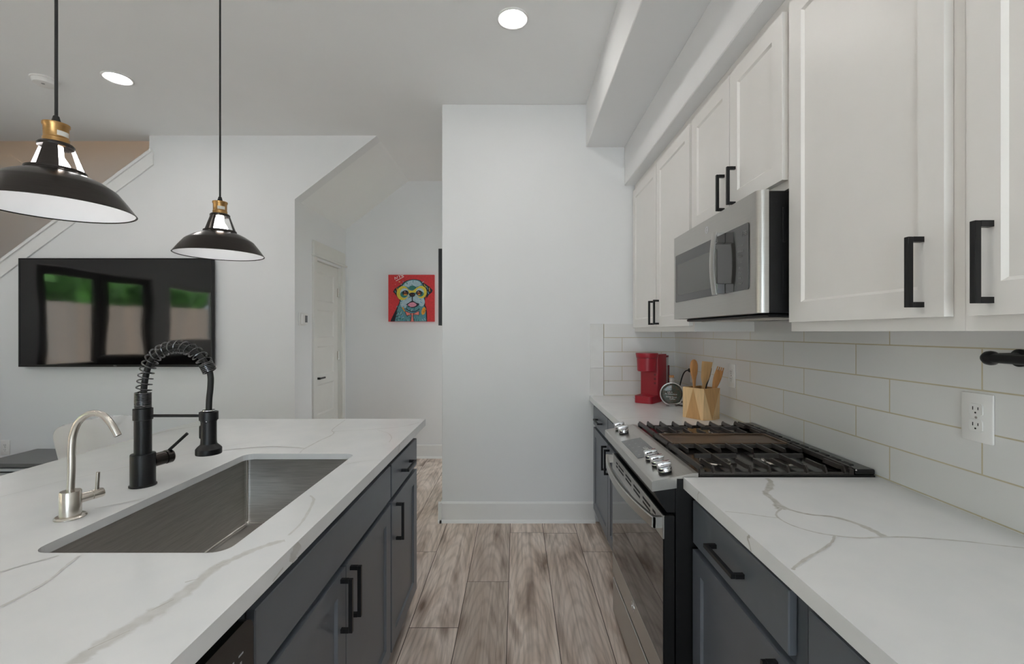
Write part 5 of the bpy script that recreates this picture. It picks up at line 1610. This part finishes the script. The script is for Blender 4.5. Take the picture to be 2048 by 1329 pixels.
# muzzle
ell(680, 600, 72, 52, 'p_dark'); ell(650, 600, 14, 10, 'p_brown'); ell(710, 600, 14, 10, 'p_brown')
stroke(680, 640, 682, 770, 13, 'p_dark')
shape(smooth2([(535, 830), (600, 790), (685, 745), (770, 790), (850, 820), (800, 880), (690, 915), (590, 890)]), 'p_dark')
shape(smooth2([(565, 850), (620, 800), (690, 780), (750, 800), (785, 845), (730, 885), (650, 895)]), 'p_pink')
stroke(520, 930, 640, 1000, 9, 'p_dark'); stroke(640, 1000, 760, 1000, 9, 'p_dark'); stroke(760, 1000, 860, 940, 9, 'p_dark')
stroke(440, 900, 500, 1000, 14, 'p_orange'); ell(955, 990, 48, 95, 'p_orange', rot=0.25); ell(970, 985, 22, 40, 'p_brown', rot=0.25); ell(968, 980, 18, 34, 'p_orange')
# bow tie
shape([(500, 990), (560, 1005), (660, 1050), (660, 1080), (545, 1115), (520, 1060)], 'p_dark'); shape([(512, 1000), (570, 1020), (650, 1055), (645, 1072), (550, 1100), (530, 1050)], 'p_salmon')
shape([(850, 985), (790, 1010), (700, 1050), (700, 1080), (850, 1095), (858, 1040)], 'p_dark'); shape([(842, 998), (790, 1022), (715, 1056), (715, 1072), (840, 1084)], 'p_salmon')
shape([(640, 1040), (720, 1040), (705, 1110), (735, 1240), (630, 1240), (655, 1110)], 'p_dark'); shape([(655, 1045), (708, 1045), (692, 1110), (715, 1238), (648, 1238), (668, 1110)], 'p_salmon')
# scrawled letters along the upper left
for s in ((265, 240, 255, 180), (255, 180, 315, 215), (315, 215, 318, 150), (345, 130, 372, 165), (372, 165, 395, 122), (372, 165, 385, 200), (415, 125, 430, 170), (430, 145, 465, 122), (430, 145, 470, 160), (285, 270, 480, 165)):
    stroke(*s, 8, 'p_white')
ell(370, 290, 24, 12, 'p_salmon'); ell(370, 290, 8, 14, 'p_yellow'); ell(270, 350, 10, 10, 'p_salmon')
link('canvas', bm, pm, parent=t, smooth=False)

t = thing('picture_frame', 'black framed picture seen edge-on at the corner of the hall', 'picture', (PX, 3.66, 1.42))
bm = bm_new()
x0, x1 = PX - 0.036, PX - 0.001
for a, b, c, d in ((3.345, 3.375, 1.42, 1.985), (3.945, 3.975, 1.42, 1.985), (3.375, 3.945, 1.42, 1.45), (3.375, 3.945, 1.955, 1.985)): box(bm, x0, x1, a, b, c, d)
link('frame', bm, 'black', parent=t, smooth=False)
bm = bm_new(); box(bm, PX - 0.018, PX - 0.0012, 3.375, 3.945, 1.45, 1.955); link('print', bm, 'sticker', parent=t, smooth=False)

# ------------------------------------------------------------------ daylight through the openings
def portal(loc, rot, sx, sy):
    l = bpy.data.lights.new('daylight_opening', 'AREA'); l.shape = 'RECTANGLE'; l.size = sx; l.size_y = sy
    l.cycles.is_portal = True
    o = bpy.data.objects.new('daylight_opening', l); o.location = loc; o.rotation_euler = rot; S.collection.objects.link(o)
portal((LW - 0.10, (FD[0] + FD[1]) / 2, FD[2] / 2), (0, -PI / 2, 0), FD[2], FD[1] - FD[0])
portal((LW - 0.10, (WIN[0] + WIN[1]) / 2, (WIN[2] + WIN[3]) / 2), (0, -PI / 2, 0), WIN[3] - WIN[2], WIN[1] - WIN[0])
portal((LW - 0.10, (WIN3[0] + WIN3[1]) / 2, (WIN3[2] + WIN3[3]) / 2), (0, -PI / 2, 0), WIN3[3] - WIN3[2], WIN3[1] - WIN3[0])
portal((RW + 0.10, (EN[0] + EN[1]) / 2, (EN[2] + EN[3]) / 2), (0, PI / 2, 0), EN[3] - EN[2], EN[1] - EN[0])
portal(((BW[0] + BW[1]) / 2, RY - 0.10, (BW[2] + BW[3]) / 2), (PI / 2, 0, 0), BW[1] - BW[0], BW[3] - BW[2])

# unseen warm lamp added above the stairwell to brown its upper wall
t = thing('added_stair_light', 'unseen warm lamp added above the stairs to tint the stairwell wall', 'ceiling light', (-4.4, 4.43, 5.4))
bm = bm_new(); lathe(bm, [(0, -0.06), (0.10, -0.05), (0.13, -0.02), (0.13, -0.0005), (0, -0.0005)], (-4.4, 4.43, 5.4), seg=32)
link('glow_dome', bm, mat('added_warm_glow', (255, 220, 180), 0.5, emit=(1.0, 0.62, 0.34), es=24.0), parent=t)
